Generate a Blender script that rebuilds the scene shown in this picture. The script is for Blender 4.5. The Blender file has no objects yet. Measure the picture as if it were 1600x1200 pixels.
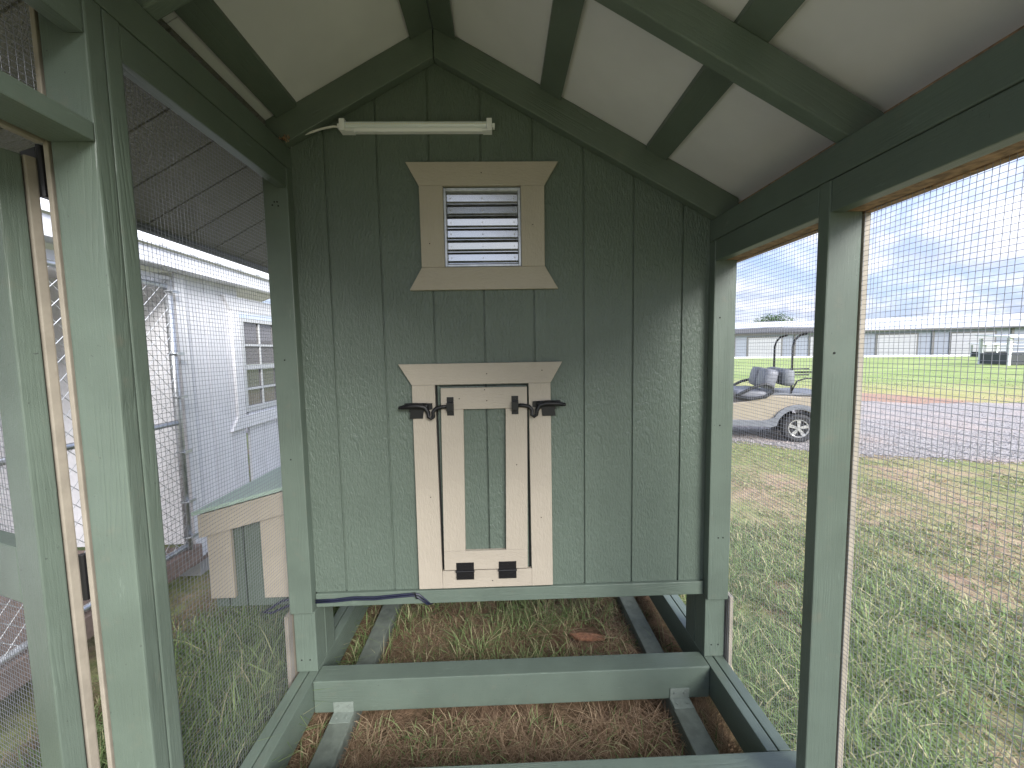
import bpy, math, random
import numpy as np
from mathutils import Vector, Matrix
random.seed(7); rng = np.random.default_rng(7)
SC = bpy.context.scene; C = SC.collection
R_ = math.radians
# all heights are measured from the eye of the camera (0,0,0); the ground lies at ZG
ZG = -1.56
# ------------------------------------------------------------------ camera
YAW, PIT, ROL = 2.78455e-2, 8.01262e-2, -1.73096e-2
def cam_axes():
    cy, sy, cp, sp, cr, sr = math.cos(YAW), math.sin(YAW), math.cos(PIT), math.sin(PIT), math.cos(ROL), math.sin(ROL)
    fw = Vector((sy*cp, cy*cp, -sp)); r0 = Vector((cy, -sy, 0)); u0 = r0.cross(fw)
    return cr*r0 + sr*u0, -sr*r0 + cr*u0, fw
cr_, cu_, cf_ = cam_axes()
cam = bpy.data.cameras.new('camera'); cam_o = bpy.data.objects.new('camera', cam); C.objects.link(cam_o)
cam_o.matrix_world = Matrix(((cr_.x, cu_.x, -cf_.x, 0), (cr_.y, cu_.y, -cf_.y, 0), (cr_.z, cu_.z, -cf_.z, 0), (0, 0, 0, 1)))
cam.sensor_width = 36; cam.sensor_fit = 'HORIZONTAL'; cam.lens = 640/1600*36
cam.clip_start = .02; cam.clip_end = 2000
SC.camera = cam_o
# ------------------------------------------------------------------ node helper
class NT:
    def __init__(s, nt): s.nt = nt; s.N = nt.nodes; s.L = nt.links
    def new(s, t, **k):
        n = s.N.new(t)
        for a, b in k.items(): setattr(n, a, b)
        return n
    def put(s, sock, v):
        if isinstance(v, bpy.types.NodeSocket): s.L.new(v, sock)
        elif v is not None: sock.default_value = v
    def math(s, op, a, b=None, c=None, clamp=False):
        n = s.new('ShaderNodeMath', operation=op, use_clamp=clamp)
        s.put(n.inputs[0], a); s.put(n.inputs[1], b)
        if c is not None: s.put(n.inputs[2], c)
        return n.outputs[0]
    def mix(s, f, a, b, mode='MIX'):
        n = s.new('ShaderNodeMix', data_type='RGBA', blend_type=mode)
        s.put(n.inputs[0], f); s.put(n.inputs[6], a if not isinstance(a, tuple) else (*a[:3], 1)); s.put(n.inputs[7], b if not isinstance(b, tuple) else (*b[:3], 1))
        return n.outputs[2]
    def ramp(s, f, lo, hi, a=0., b=1.):
        n = s.new('ShaderNodeMapRange', interpolation_type='SMOOTHSTEP'); s.put(n.inputs[0], f)
        n.inputs[1].default_value = lo; n.inputs[2].default_value = hi; n.inputs[3].default_value = a; n.inputs[4].default_value = b
        return n.outputs[0]
    def noise(s, vec, scale, detail=3, rough=.5, dist=0.):
        n = s.new('ShaderNodeTexNoise'); s.put(n.inputs['Vector'], vec); n.inputs['Scale'].default_value = scale
        n.inputs['Detail'].default_value = detail; n.inputs['Roughness'].default_value = rough; n.inputs['Distortion'].default_value = dist
        return n.outputs[0]
    def mapping(s, vec, sc=(1, 1, 1), rot=(0, 0, 0), loc=(0, 0, 0)):
        n = s.new('ShaderNodeMapping'); s.put(n.inputs[0], vec); n.inputs['Scale'].default_value = sc; n.inputs['Rotation'].default_value = rot; n.inputs['Location'].default_value = loc
        return n.outputs[0]
    def bump(s, h, strength, dist, normal=None):
        n = s.new('ShaderNodeBump'); n.inputs['Strength'].default_value = strength; n.inputs['Distance'].default_value = dist
        s.put(n.inputs['Height'], h)
        if normal is not None: s.put(n.inputs['Normal'], normal)
        return n.outputs[0]
# ------------------------------------------------------------------ sky and sun: bright broken overcast
SUN_EL, SUN_ROT = R_(30), R_(152)
W = bpy.data.worlds.new('World'); SC.world = W; W.use_nodes = True
t = NT(W.node_tree); t.N.clear()
sky = t.new('ShaderNodeTexSky', sky_type='NISHITA'); sky.sun_disc = False; sky.sun_elevation = SUN_EL; sky.sun_rotation = SUN_ROT
sky.air_density = 1.0; sky.dust_density = 1.6; sky.ozone_density = 1.2
co = t.new('ShaderNodeTexCoord').outputs['Generated']
sep = t.new('ShaderNodeSeparateXYZ'); t.L.new(co, sep.inputs[0])
zz = t.math('ADD', t.math('MAXIMUM', sep.outputs[2], 0.0), .10)
cmb = t.new('ShaderNodeCombineXYZ')
t.L.new(t.math('DIVIDE', sep.outputs[0], zz), cmb.inputs[0]); t.L.new(t.math('DIVIDE', sep.outputs[1], zz), cmb.inputs[1])
pv = t.mapping(cmb.outputs[0], (1, 1, 1), (0, 0, R_(-38)))
n1 = t.noise(t.mapping(pv, (.42, .95, 1)), 1.0, 7, .56, .5)
n2 = t.noise(t.mapping(pv, (1.0, 2.3, 1), loc=(3.1, .7, 0)), 1.0, 5, .6, .3)
cov = t.ramp(t.math('ADD', t.math('MULTIPLY', n1, .65), t.math('MULTIPLY', n2, .35)), .36, .60)
cloud = t.mix(t.ramp(n2, .3, .7), (1.95, 2.15, 2.9), (3.8, 3.9, 4.3))
blue = t.mix(.7, sky.outputs[0], (1.2, 1.6, 2.8))
bg = t.new('ShaderNodeBackground'); # an overcast sky is brighter overhead than near the horizon
elev = t.math('ADD', 1.0, t.math('MULTIPLY', t.math('MAXIMUM', sep.outputs[2], 0.0), 1.1))
vm = t.new('ShaderNodeVectorMath', operation='SCALE'); t.L.new(t.mix(cov, blue, cloud), vm.inputs[0]); t.L.new(elev, vm.inputs['Scale'])
t.put(bg.inputs[0], vm.outputs[0]); bg.inputs[1].default_value = .072
ow = t.new('ShaderNodeOutputWorld'); t.L.new(bg.outputs[0], ow.inputs[0])
sun = bpy.data.lights.new('sun', 'SUN'); sun.energy = 1.5; sun.angle = R_(30); sun.color = (1, .98, .945)
so = bpy.data.objects.new('sun', sun); C.objects.link(so)
# sky rotation is clockwise from +Y
sd = Vector((math.sin(SUN_ROT)*math.cos(SUN_EL), math.cos(SUN_ROT)*math.cos(SUN_EL), math.sin(SUN_EL)))
so.rotation_euler = sd.to_track_quat('Z', 'Y').to_euler(); so.location = sd*30
SC.view_settings.view_transform = 'Standard'; SC.view_settings.look = 'None'; SC.view_settings.gamma = 1
SC.view_settings.use_curve_mapping = False; SC.view_settings.exposure = 2.2
SC.render.engine = 'CYCLES'; SC.cycles.max_bounces = 10; SC.cycles.diffuse_bounces = 6; SC.cycles.transparent_max_bounces = 16

# ------------------------------------------------------------------ materials
M = {}
def mat(name):
    m = bpy.data.materials.new(name); m.use_nodes = True; t = NT(m.node_tree)
    b = t.N['Principled BSDF']; M[name] = m
    return t, b
def simple(name, col, rough=.5, metal=0., var=.0, vscale=8, bump=0., bscale=200, spec=None):
    t, b = mat(name)
    oc = t.new('ShaderNodeTexCoord').outputs['Object']
    if var:
        n = t.noise(oc, vscale, 4, .6)
        f = t.ramp(n, .3, .7)
        c = t.mix(f, tuple(x*(1-var) for x in col), tuple(min(1, x*(1+var)) for x in col)); t.put(b.inputs['Base Color'], c)
    else: b.inputs['Base Color'].default_value = (*col, 1)
    b.inputs['Roughness'].default_value = rough; b.inputs['Metallic'].default_value = metal
    if spec is not None: b.inputs['Specular IOR Level'].default_value = spec
    if bump: t.put(b.inputs['Normal'], t.bump(t.noise(oc, bscale, 3), bump, .001))
    return M[name]
GREEN = (.108, .140, .114)
def board_paint(name, axis, col, rough=.40, grain=.9, wear=True):
    """painted sawn lumber: raised grain along the axis, knots, nicks and dirt"""
    t, b = mat(name)
    geo = t.new('ShaderNodeTexCoord').outputs['Object']
    inf = t.new('ShaderNodeObjectInfo').outputs['Random']
    off = t.new('ShaderNodeVectorMath', operation='ADD'); t.L.new(geo, off.inputs[0])
    cmb = t.new('ShaderNodeCombineXYZ')
    for i in range(3): t.L.new(t.math('MULTIPLY', inf, 13.7+5*i), cmb.inputs[i])
    t.L.new(cmb.outputs[0], off.inputs[1]); P = off.outputs[0]
    s = {'X': (.07, 1, 1), 'Y': (1, .07, 1), 'Z': (1, 1, .07)}[axis]
    st = t.mapping(P, s)
    warp = t.noise(st, 9, 2, .5)
    wv = t.math('SINE', t.math('MULTIPLY', t.math('ADD', warp, t.math('MULTIPLY', t.noise(st, 3, 1), 1.5)), 62))
    rings = t.math('POWER', t.math('ABSOLUTE', wv), .5)
    patch = t.ramp(t.noise(P, 3.0, 2), .47, .62)
    fine = t.noise(t.mapping(P, tuple(x*1 if x == 1 else .04 for x in s)), 260, 3, .6)
    orange = t.noise(P, 420, 2, .5)
    h = t.math('ADD', t.math('MULTIPLY', t.math('MULTIPLY', rings, patch), .42), t.math('ADD', t.math('MULTIPLY', fine, .45), t.math('MULTIPLY', orange, .25)))
    nm = t.bump(h, grain, .0018)
    vor = t.new('ShaderNodeTexVoronoi'); t.put(vor.inputs['Vector'], t.mapping(P, tuple(x if x == 1 else .5 for x in s))); vor.inputs['Scale'].default_value = 3.1
    knot = t.ramp(vor.outputs['Distance'], .028, .05, 1., 0.)
    c = t.mix(t.ramp(t.noise(P, 5, 4, .6), .3, .7), tuple(x*.9 for x in col), tuple(x*1.07 for x in col))
    if wear:
        speck = t.ramp(t.noise(P, 130, 2, .5), .735, .76)
        c = t.mix(t.math('MULTIPLY', speck, .6), c, (.03, .03, .028))
        dirt = t.ramp(t.noise(t.mapping(P, (1, 1, 1)), 16, 5, .7), .56, .78)
        c = t.mix(t.math('MULTIPLY', dirt, .25), c, (.20, .17, .13))
        scuff = t.ramp(t.noise(t.mapping(P, tuple(x if x == 1 else .2 for x in s)), 38, 5, .75), .62, .74)
        c = t.mix(t.math('MULTIPLY', scuff, .28), c, tuple(min(1, x*1.9+.06) for x in col))
        c = t.mix(t.math('MULTIPLY', knot, .35), c, tuple(x*.45 for x in col))
    t.put(b.inputs['Base Color'], c); t.put(b.inputs['Normal'], nm)
    t.put(b.inputs['Roughness'], t.math('ADD', t.math('MULTIPLY', orange, .16), rough-.08))
    return M[name]
for ax in 'XYZ':
    board_paint('green_paint_'+ax, ax, GREEN)
def siding_paint(name, axis, col, rough=.36, amt=1.0, dist=.0022):
    """embossed engineered siding under paint: cathedral grain and pebbling"""
    t, b = mat(name)
    P = t.new('ShaderNodeTexCoord').outputs['Object']
    s = {'X': (.16, 1, 1), 'Y': (1, .16, 1), 'Z': (1, 1, .16)}[axis]
    s2 = {'X': (.35, 1, 1), 'Y': (1, .35, 1), 'Z': (1, 1, .35)}[axis]
    st = t.mapping(P, s)
    wv = t.math('SINE', t.math('MULTIPLY', t.math('ADD', t.noise(st, 5.5, 1, .4), t.math('MULTIPLY', t.noise(P, 40, 2), .035)), 165))
    rings = t.math('POWER', t.math('ABSOLUTE', wv), .6)
    patch = t.ramp(t.noise(t.mapping(P, s2), 8, 2), .44, .60)
    peb = t.noise(t.mapping(P, s2), 120, 3, .6, .4)
    peb2 = t.noise(t.mapping(P, s), 75, 3, .6, .3)
    h = t.math('ADD', t.math('MULTIPLY', t.math('MULTIPLY', rings, patch), .30), t.math('ADD', t.math('MULTIPLY', t.ramp(peb, .38, .62), .42), t.math('MULTIPLY', peb2, .45)))
    t.put(b.inputs['Normal'], t.bump(h, 1.0*amt, dist*1.25))
    c = t.mix(t.ramp(t.noise(P, 2.2, 4, .6), .3, .7), tuple(x*.93 for x in col), tuple(x*1.05 for x in col))
    c = t.mix(t.math('MULTIPLY', t.ramp(t.noise(P, 22, 5, .7), .58, .8), .12), c, (.25, .23, .18))
    t.put(b.inputs['Base Color'], c)
    t.put(b.inputs['Roughness'], t.math('ADD', t.math('MULTIPLY', t.noise(P, 30, 3), .2), rough-.1))
    return M[name]
TAN = (.40, .355, .29)
siding_paint('siding_green', 'Z', GREEN)
siding_paint('tan_Z', 'Z', TAN, .45, .6, .0013); siding_paint('tan_X', 'X', TAN, .45, .6, .0013); siding_paint('tan_Y', 'Y', TAN, .45, .6, .0013)
siding_paint('siding_bare', 'X', (.20, .195, .17), .45, 1.0, .006)
siding_paint('shed_siding', 'Z', (.78, .78, .82), .6, .5)
simple('shed_trim', (.80, .80, .83), .5, var=.04)
simple('shed_dark', (.38, .38, .38), .6, var=.05)
simple('roof_white', (.75, .76, .78), .35, var=.03)
simple('ceiling_white', (.68, .68, .71), .55, var=.05, vscale=3, bump=.3, bscale=40)
simple('raw_wood', (.28, .17, .10), .8, var=.45, vscale=45, bump=.6, bscale=90)
simple('skid_wood', (.125, .145, .122), .75, var=.2, vscale=20, bump=.6, bscale=120)
simple('black_metal', (.008, .008, .009), .42, spec=.4)
simple('screw', (.25, .25, .24), .35, .8)
simple('galvanized', (.55, .57, .60), .38, .75, var=.15, vscale=30)
simple('wire', (.29, .30, .34), .38, .5)
simple('chain_wire', (.62, .64, .66), .4, .5)
simple('aluminium', (.52, .53, .54), .24, .95, bump=.5, bscale=14)
simple('white_plastic', (.82, .83, .85), .4)
simple('led_lens', (.74, .78, .80), .12)
simple('led_dot', (.75, .72, .50), .3)
simple('cord_white', (.66, .65, .62), .45)
simple('cable_blue', (.012, .014, .035), .35)
simple('brown_board', (.22, .165, .14), .75, var=.2, vscale=15, bump=.4)
simple('bracket_paint', (.18, .21, .185), .4, var=.1, vscale=60)
simple('pale_roof', (.33, .44, .37), .5, var=.05)
simple('chip_wood', (.22, .105, .06), .85, var=.35, vscale=60, bump=.8, bscale=150)
simple('shutter_dark', (.05, .05, .055), .6)
simple('rubber', (.028, .028, .03), .8, bump=.5, bscale=90)
simple('tan_edge', (.27, .24, .195), .55, var=.12, vscale=14, bump=.4, bscale=160)
simple('cart_tan', (.33, .285, .22), .3, var=.03)
simple('cart_grey', (.16, .17, .19), .55, var=.1)
simple('cart_black', (.018, .018, .02), .45)
simple('seat_vinyl', (.17, .175, .20), .5, var=.12, vscale=12)
simple('rim_silver', (.62, .62, .62), .3, .7)
simple('cart_roof', (.10, .105, .125), .5)
simple('far_wall', (.24, .26, .32), .7, var=.04, vscale=.5)
simple('far_door', (.37, .37, .40), .7, var=.03, vscale=.5)
simple('far_trim', (.13, .125, .125), .7)
simple('far_roof', (.52, .53, .55), .5, var=.03, vscale=.3)
simple('coop_white', (.60, .61, .62), .5)
simple('coop_dark', (.045, .05, .055), .6, var=.1)
simple('bark', (.11, .085, .06), .9, var=.3, bump=.8, bscale=30)
simple('blind', (.26, .20, .165), .7)
simple('gap_shade_screw_black', (.012, .012, .012), .9)  # painted shade of the pop door slit; also the screw heads
def glassy():
    t, b = mat('window_glass'); b.inputs['Base Color'].default_value = (.16, .15, .15, 1); b.inputs['Roughness'].default_value = .06
    b.inputs['Specular IOR Level'].default_value = .8
glassy()
def leafy(name, dark, light, dry=None, drymix=0.):
    t, b = mat(name)
    at = t.new('ShaderNodeAttribute'); at.attribute_name = 'tone'
    c = t.mix(at.outputs['Fac'], dark, light)
    if dry is not None:
        a2 = t.new('ShaderNodeAttribute'); a2.attribute_name = 'dry'
        c = t.mix(a2.outputs['Fac'], c, dry)
    t.put(b.inputs['Base Color'], c); b.inputs['Roughness'].default_value = .55; b.inputs['Specular IOR Level'].default_value = .25
    tr = t.new('ShaderNodeBsdfTranslucent'); t.put(tr.inputs[0], c)
    mx = t.new('ShaderNodeMixShader'); mx.inputs[0].default_value = .28
    t.L.new(b.outputs[0], mx.inputs[1]); t.L.new(tr.outputs[0], mx.inputs[2]); t.L.new(mx.outputs[0], t.N['Material Output'].inputs[0])
leafy('grass_blade', (.105, .17, .06), (.30, .39, .16), (.55, .48, .30))
leafy('straw', (.20, .125, .08), (.50, .375, .245))
leafy('tree_leaf', (.03, .07, .02), (.09, .16, .05))

# ------------------------------------------------------------------ mesh helpers
class MB:
    def __init__(s): s.v = []; s.f = []; s.mi = []
    def add(s, vs, fs, m=0):
        o = len(s.v); s.v += [tuple(v) for v in vs]; s.f += [tuple(i+o for i in f) for f in fs]; s.mi += [m]*len(fs)
    def box(s, x0, x1, y0, y1, z0, z1, m=0):
        s.add([(x0, y0, z0), (x1, y0, z0), (x1, y1, z0), (x0, y1, z0), (x0, y0, z1), (x1, y0, z1), (x1, y1, z1), (x0, y1, z1)],
              [(3, 2, 1, 0), (4, 5, 6, 7), (0, 1, 5, 4), (1, 2, 6, 5), (2, 3, 7, 6), (3, 0, 4, 7)], m)
    def prism(s, poly, a0, a1, axis='Y', m=0):
        """poly is a ring in the two other axes (x,z) for Y, (y,z) for X, (x,y) for Z"""
        n = len(poly); vs = []
        for a in (a0, a1):
            for p, q in poly:
                vs.append({'Y': (p, a, q), 'X': (a, p, q), 'Z': (p, q, a)}[axis])
        fs = [tuple(range(n)), tuple(reversed(range(n, 2*n)))] + [(i, i+n, (i+1) % n+n, (i+1) % n) for i in range(n)]
        s.add(vs, fs, m)
    def tube(s, pts, r, n=6, cap=True, m=0):
        pts = [Vector(p) for p in pts]; rs = r if isinstance(r, (list, tuple)) else [r]*len(pts)
        base = []; up = None
        for i, p in enumerate(pts):
            d = (pts[min(i+1, len(pts)-1)]-pts[max(i-1, 0)]).normalized()
            if up is None:
                up = Vector((0, 0, 1)) if abs(d.z) < .9 else Vector((1, 0, 0))
            x = d.cross(up).normalized(); up = x.cross(d).normalized()
            base.append([p + (x*math.cos(a)+up*math.sin(a))*rs[i] for a in (2*math.pi*k/n for k in range(n))])
        vs = [v for ring in base for v in ring]; fs = []
        for i in range(len(pts)-1):
            for k in range(n): fs.append((i*n+k, i*n+(k+1) % n, (i+1)*n+(k+1) % n, (i+1)*n+k))
        if cap: fs += [tuple(reversed(range(n))), tuple(range((len(pts)-1)*n, len(pts)*n))]
        s.add(vs, fs, m)
    def cyl(s, a, b, r, n=16, m=0): s.tube([a, b], r, n, True, m)
    def xform(s, mtx, i0=0): s.v = s.v[:i0] + [tuple(mtx @ Vector(v)) for v in s.v[i0:]]
def link(name, me, mats, parent=None):
    for m in (mats if isinstance(mats, (list, tuple)) else [mats]): me.materials.append(M[m])
    o = bpy.data.objects.new(name, me); C.objects.link(o)
    if parent is not None: o.parent = parent
    return o
def obj(name, mb, mats, parent=None, bevel=0., smooth=False, loc=None, rz=0):
    me = bpy.data.meshes.new(name); me.from_pydata(mb.v, [], mb.f)
    me.polygons.foreach_set('material_index', mb.mi)
    if smooth: me.polygons.foreach_set('use_smooth', [True]*len(me.polygons))
    me.update()
    import bmesh
    bm = bmesh.new(); bm.from_mesh(me); bmesh.ops.recalc_face_normals(bm, faces=bm.faces)
    if bevel:
        es = [e for e in bm.edges if len(e.link_faces) == 2 and e.calc_face_angle(0) > .5]
        bmesh.ops.bevel(bm, geom=es, offset=bevel, segments=2, affect='EDGES', clamp_overlap=True, profile=.6)
    bm.to_mesh(me); bm.free()
    o = link(name, me, mats, parent)
    if loc is not None: o.location = loc
    o.rotation_euler.z = rz
    return o
def board(name, x0, x1, y0, y1, z0, z1, m, parent, bevel=.003, label=None):
    """a board whose origin is at its centre, so grain differs from board to board"""
    c = Vector(((x0+x1)/2, (y0+y1)/2, (z0+z1)/2)); b = MB()
    b.box(x0-c.x, x1-c.x, y0-c.y, y1-c.y, z0-c.z, z1-c.z)
    o = obj(name, b, m, parent, bevel, loc=c)
    if label: o['label'] = label
    return o
def empty(name, loc=(0, 0, 0), rz=0, parent=None):
    o = bpy.data.objects.new(name, None); C.objects.link(o); o.location = loc; o.rotation_euler.z = rz; o.empty_display_size = .1
    if parent is not None: o.parent = parent
    return o
def tag(o, label=None, cat=None, group=None, kind=None):
    for k, v in (('label', label), ('category', cat), ('group', group), ('kind', kind)):
        if v: o[k] = v
    return o
def np_mesh(name, V, tris, attrs, m, quads=None):
    me = bpy.data.meshes.new(name)
    me.vertices.add(len(V)); me.vertices.foreach_set('co', V.astype(np.float32).ravel())
    nt = len(tris); me.loops.add(nt*3); me.loops.foreach_set('vertex_index', tris.astype(np.int32).ravel())
    me.polygons.add(nt); me.polygons.foreach_set('loop_start', np.arange(0, nt*3, 3, dtype=np.int32))
    for k, a in attrs.items():
        at = me.attributes.new(k, 'FLOAT', 'POINT'); at.data.foreach_set('value', a.astype(np.float32))
    me.update(calc_edges=True); me.validate()
    return link(name, me, m)

# ================================================================== ground
def hills(x, y): return 0*x
def make_ground():
    t, b = mat('ground_soil')
    P = t.new('ShaderNodeNewGeometry').outputs['Position']
    sp = t.new('ShaderNodeSeparateXYZ'); t.L.new(P, sp.inputs[0])
    X, Y = sp.outputs[0], sp.outputs[1]
    # distance outwards from the run, along the direction the field recedes
    d = t.math('ADD', t.math('MULTIPLY', X, .45), t.math('MULTIPLY', Y, .9))
    big = t.noise(P, .35, 5, .6); mid = t.noise(P, 1.6, 5, .65); fine = t.noise(P, 14, 5, .7); tiny = t.noise(P, 90, 3, .7)
    clay = t.mix(t.ramp(fine, .35, .65), (.30, .21, .15), (.42, .31, .22))
    straw = t.mix(t.ramp(tiny, .35, .65), (.30, .23, .14), (.50, .41, .26))
    green = t.mix(t.ramp(fine, .35, .65), (.13, .18, .06), (.25, .30, .11))
    fgreen = t.mix(t.ramp(t.noise(t.mapping(P, (.3, 1.4, 1)), .6, 4, .6), .35, .65), (.22, .29, .10), (.32, .38, .16))
    fyel = t.mix(t.ramp(mid, .35, .65), (.33, .31, .13), (.42, .36, .19))
    near = t.mix(t.ramp(mid, .34, .50), clay, straw)
    near = t.mix(t.math('MULTIPLY', t.ramp(t.math('ADD', t.math('MULTIPLY', big, .5), t.math('MULTIPLY', mid, .5)), .40, .53), .85), near, green)
    far = t.mix(t.ramp(t.math('ADD', d, t.math('MULTIPLY', big, 9)), 20, 29), fyel, fgreen)
    far = t.mix(t.math('MULTIPLY', t.ramp(mid, .56, .66), .4), far, (.36, .25, .17))
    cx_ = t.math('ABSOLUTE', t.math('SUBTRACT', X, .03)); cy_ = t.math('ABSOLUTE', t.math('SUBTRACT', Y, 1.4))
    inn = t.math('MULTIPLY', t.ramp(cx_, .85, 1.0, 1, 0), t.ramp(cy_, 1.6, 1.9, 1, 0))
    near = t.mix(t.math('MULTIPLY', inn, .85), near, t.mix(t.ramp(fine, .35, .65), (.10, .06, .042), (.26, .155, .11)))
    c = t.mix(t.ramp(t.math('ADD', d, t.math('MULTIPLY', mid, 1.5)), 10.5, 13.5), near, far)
    # bare red clay by the far edge of the gravel
    rx = t.math('SUBTRACT', X, 10.6); ry = t.math('SUBTRACT', Y, 12.2)
    rd = t.math('ADD', t.math('POWER', t.math('DIVIDE', t.math('ADD', rx, t.math('MULTIPLY', ry, .8)), 2.0), 2), t.math('POWER', t.math('DIVIDE', t.math('SUBTRACT', t.math('MULTIPLY', rx, .62), ry), 3.6), 2))
    c = t.mix(t.ramp(t.math('ADD', rd, t.math('MULTIPLY', mid, .8)), .9, 1.5, 1, 0), c, (.36, .235, .18))
    t.put(b.inputs['Base Color'], c); b.inputs['Roughness'].default_value = .95; b.inputs['Specular IOR Level'].default_value = .1
    h = t.math('ADD', t.math('MULTIPLY', fine, .6), t.math('MULTIPLY', tiny, .4))
    t.put(b.inputs['Normal'], t.bump(h, .8, .03))
    # one sheet out to the horizon, finer near the run
    xs = np.concatenate([-np.geomspace(900, 8, 14), np.linspace(-7, 9, 90), np.geomspace(9.5, 900, 16)])
    ys = np.concatenate([-np.geomspace(900, 5, 12), np.linspace(-4, 12, 90), np.geomspace(12.5, 900, 16)])
    gx, gy = np.meshgrid(xs, ys); nx, ny = len(xs), len(ys)
    gz = ZG + np.where((abs(gx) < 9) & (gy < 12), .012*np.sin(gx*2.3+1)*np.cos(gy*1.9)+.008*np.sin(gx*5.1+gy*4.3), 0)
    gz = np.where((gx > 1.3) & (gx+gy > 6), ZG, gz)
    V = np.stack([gx.ravel(), gy.ravel(), gz.ravel()], 1)
    i, j = np.meshgrid(np.arange(nx-1), np.arange(ny-1)); a = (j*nx+i).ravel()
    T = np.concatenate([np.stack([a, a+1, a+nx+1], 1), np.stack([a, a+nx+1, a+nx], 1)])
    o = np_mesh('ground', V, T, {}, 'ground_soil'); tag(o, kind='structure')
    o.data.polygons.foreach_set('use_smooth', [True]*len(o.data.polygons))
make_ground()
# gravel drive
def road_near(x): return np.interp(x, [-30, 0, 2.5, 3.9, 4.6, 5.15, 6.9, 12, 40, 200], [9.5, 8.2, 7.3, 6.6, 5.95, 5.6, 5.05, 3.6, -4.5, -45])
def road_far(x): return np.interp(x, [-30, 0, 5.5, 10, 11, 13.4, 20, 60, 200], [14, 12.2, 11.2, 11.1, 10.5, 10.0, 8.6, -2, -38])
def make_road():
    t, b = mat('gravel'); P = t.new('ShaderNodeNewGeometry').outputs['Position']
    v = t.new('ShaderNodeTexVoronoi'); t.put(v.inputs['Vector'], P); v.inputs['Scale'].default_value = 38
    v2 = t.new('ShaderNodeTexVoronoi'); t.put(v2.inputs['Vector'], P); v2.inputs['Scale'].default_value = 95
    s = t.new('ShaderNodeSeparateColor'); t.L.new(v.outputs['Color'], s.inputs[0])
    c = t.mix(t.ramp(s.outputs[0], .1, .9), (.20, .185, .175), (.46, .43, .41))
    s2 = t.new('ShaderNodeSeparateColor'); t.L.new(v2.outputs['Color'], s2.inputs[0])
    c = t.mix(.4, c, t.mix(s2.outputs[0], (.16, .145, .14), (.50, .46, .44)))
    c = t.mix(t.math('MULTIPLY', t.ramp(t.noise(P, 1.1, 5, .65), .46, .64), .5), c, (.48, .38, .33))
    t.put(b.inputs['Base Color'], c); b.inputs['Roughness'].default_value = .9
    t.put(b.inputs['Normal'], t.bump(t.math('ADD', v.outputs['Distance'], t.math('MULTIPLY', v2.outputs['Distance'], .5)), .9, .02))
    xs = np.concatenate([np.arange(-30, 0, 1.), np.arange(0, 16, .07), np.arange(16, 60, .7)]); V = []
    jit = lambda n, a: np.convolve(rng.normal(0, a, n+6), np.ones(7)/3.5, 'valid')
    n0 = road_near(xs)+jit(len(xs), .07)+rng.normal(0, .03, len(xs)); n1 = road_far(xs)+jit(len(xs), .12)+rng.normal(0, .05, len(xs))
    V = np.concatenate([np.stack([xs, n0, np.full_like(xs, ZG+.006)], 1), np.stack([xs, n1, np.full_like(xs, ZG+.006)], 1)])
    n = len(xs); a = np.arange(n-1); T = np.concatenate([np.stack([a, a+1, a+n+1], 1), np.stack([a, a+n+1, a+n], 1)])
    o = np_mesh('gravel_road', V, T, {}, 'gravel'); tag(o, kind='structure')
    # loose stones that are big enough to see
    N = 9000; x = rng.uniform(3.2, 11, N); y = road_near(x)+rng.exponential(1.5, N)-.25; z = np.full(N, ZG+.008)
    base = np.array([(1, 0, 0), (-.5, .87, 0), (-.5, -.87, 0), (.1, 0, .9), (0, .3, -.6)]); F = np.array([(0, 1, 3), (1, 2, 3), (2, 0, 3)])
    r = rng.uniform(.006, .02, N); an = rng.uniform(0, 6.28, N)
    bx = base[None]*r[:, None, None]*rng.uniform(.6, 1.3, (N, 5, 3))
    V = np.stack([bx[..., 0]*np.cos(an)[:, None]-bx[..., 1]*np.sin(an)[:, None]+x[:, None], bx[..., 0]*np.sin(an)[:, None]+bx[..., 1]*np.cos(an)[:, None]+y[:, None], bx[..., 2]+z[:, None]], -1).reshape(-1, 3)
    T = (F[None]+5*np.arange(N)[:, None, None]).reshape(-1, 3)
    o = np_mesh('loose_gravel', V, T, {}, 'gravel'); tag(o, 'loose grey stones lying along the gravel drive', 'gravel', kind='stuff')
make_road()

# ================================================================== the coop with its run
coop = empty('chicken_coop', (0.03, 1.69, ZG))
tag(coop, 'sage green chicken coop on stilts with tan trim and a wire mesh run', 'chicken coop')
coop.location = (0, 0, 0)
XL, XLo, XR, XRo = -.80, -.893, .865, .955
RX = -.23; SL = .543
def zl(x): return 1.113-SL*abs(x-RX)
def zc(x): return zl(x)+.122
YW = 1.69; YB = 2.95; YF = -.17
# ---- posts
def post(x0, x1, y0, y1, z0, z1): return board('post', x0, x1, y0, y1, z0, z1, 'green_paint_Z', coop, .004)
post(XLo, XL-.0, 1.645, 1.688, -1.075, .715)          # against the wall, left
post(XR, XRo, 1.645, 1.688, -1.075, .428)             # against the wall, right
for xa, xb in ((XLo+.004, XL), (XR, XRo-.004)):
    board('post_block', xa, xb, 1.663, 1.752, -1.344, -1.077, 'green_paint_Z', coop, .004)
    board('post_block', xa, xb, 1.755, 1.844, -1.344, -1.056, 'green_paint_Z', coop, .004)
    board('post_block', xa, xb, 2.84, 2.93, -1.344, -1.056, 'green_paint_Z', coop, .004)
post(XR, XRo, 1.075, 1.113, -1.344, .428)             # middle post on the right
post(XLo+.004, XL, .88, .9185, -1.344, .715); post(XLo+.004, XL, .9205, .959, -1.344, .715)   # the two plies beside the run door
post(XLo+.004, XL, .0, .038, -1.344, .715)
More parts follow.
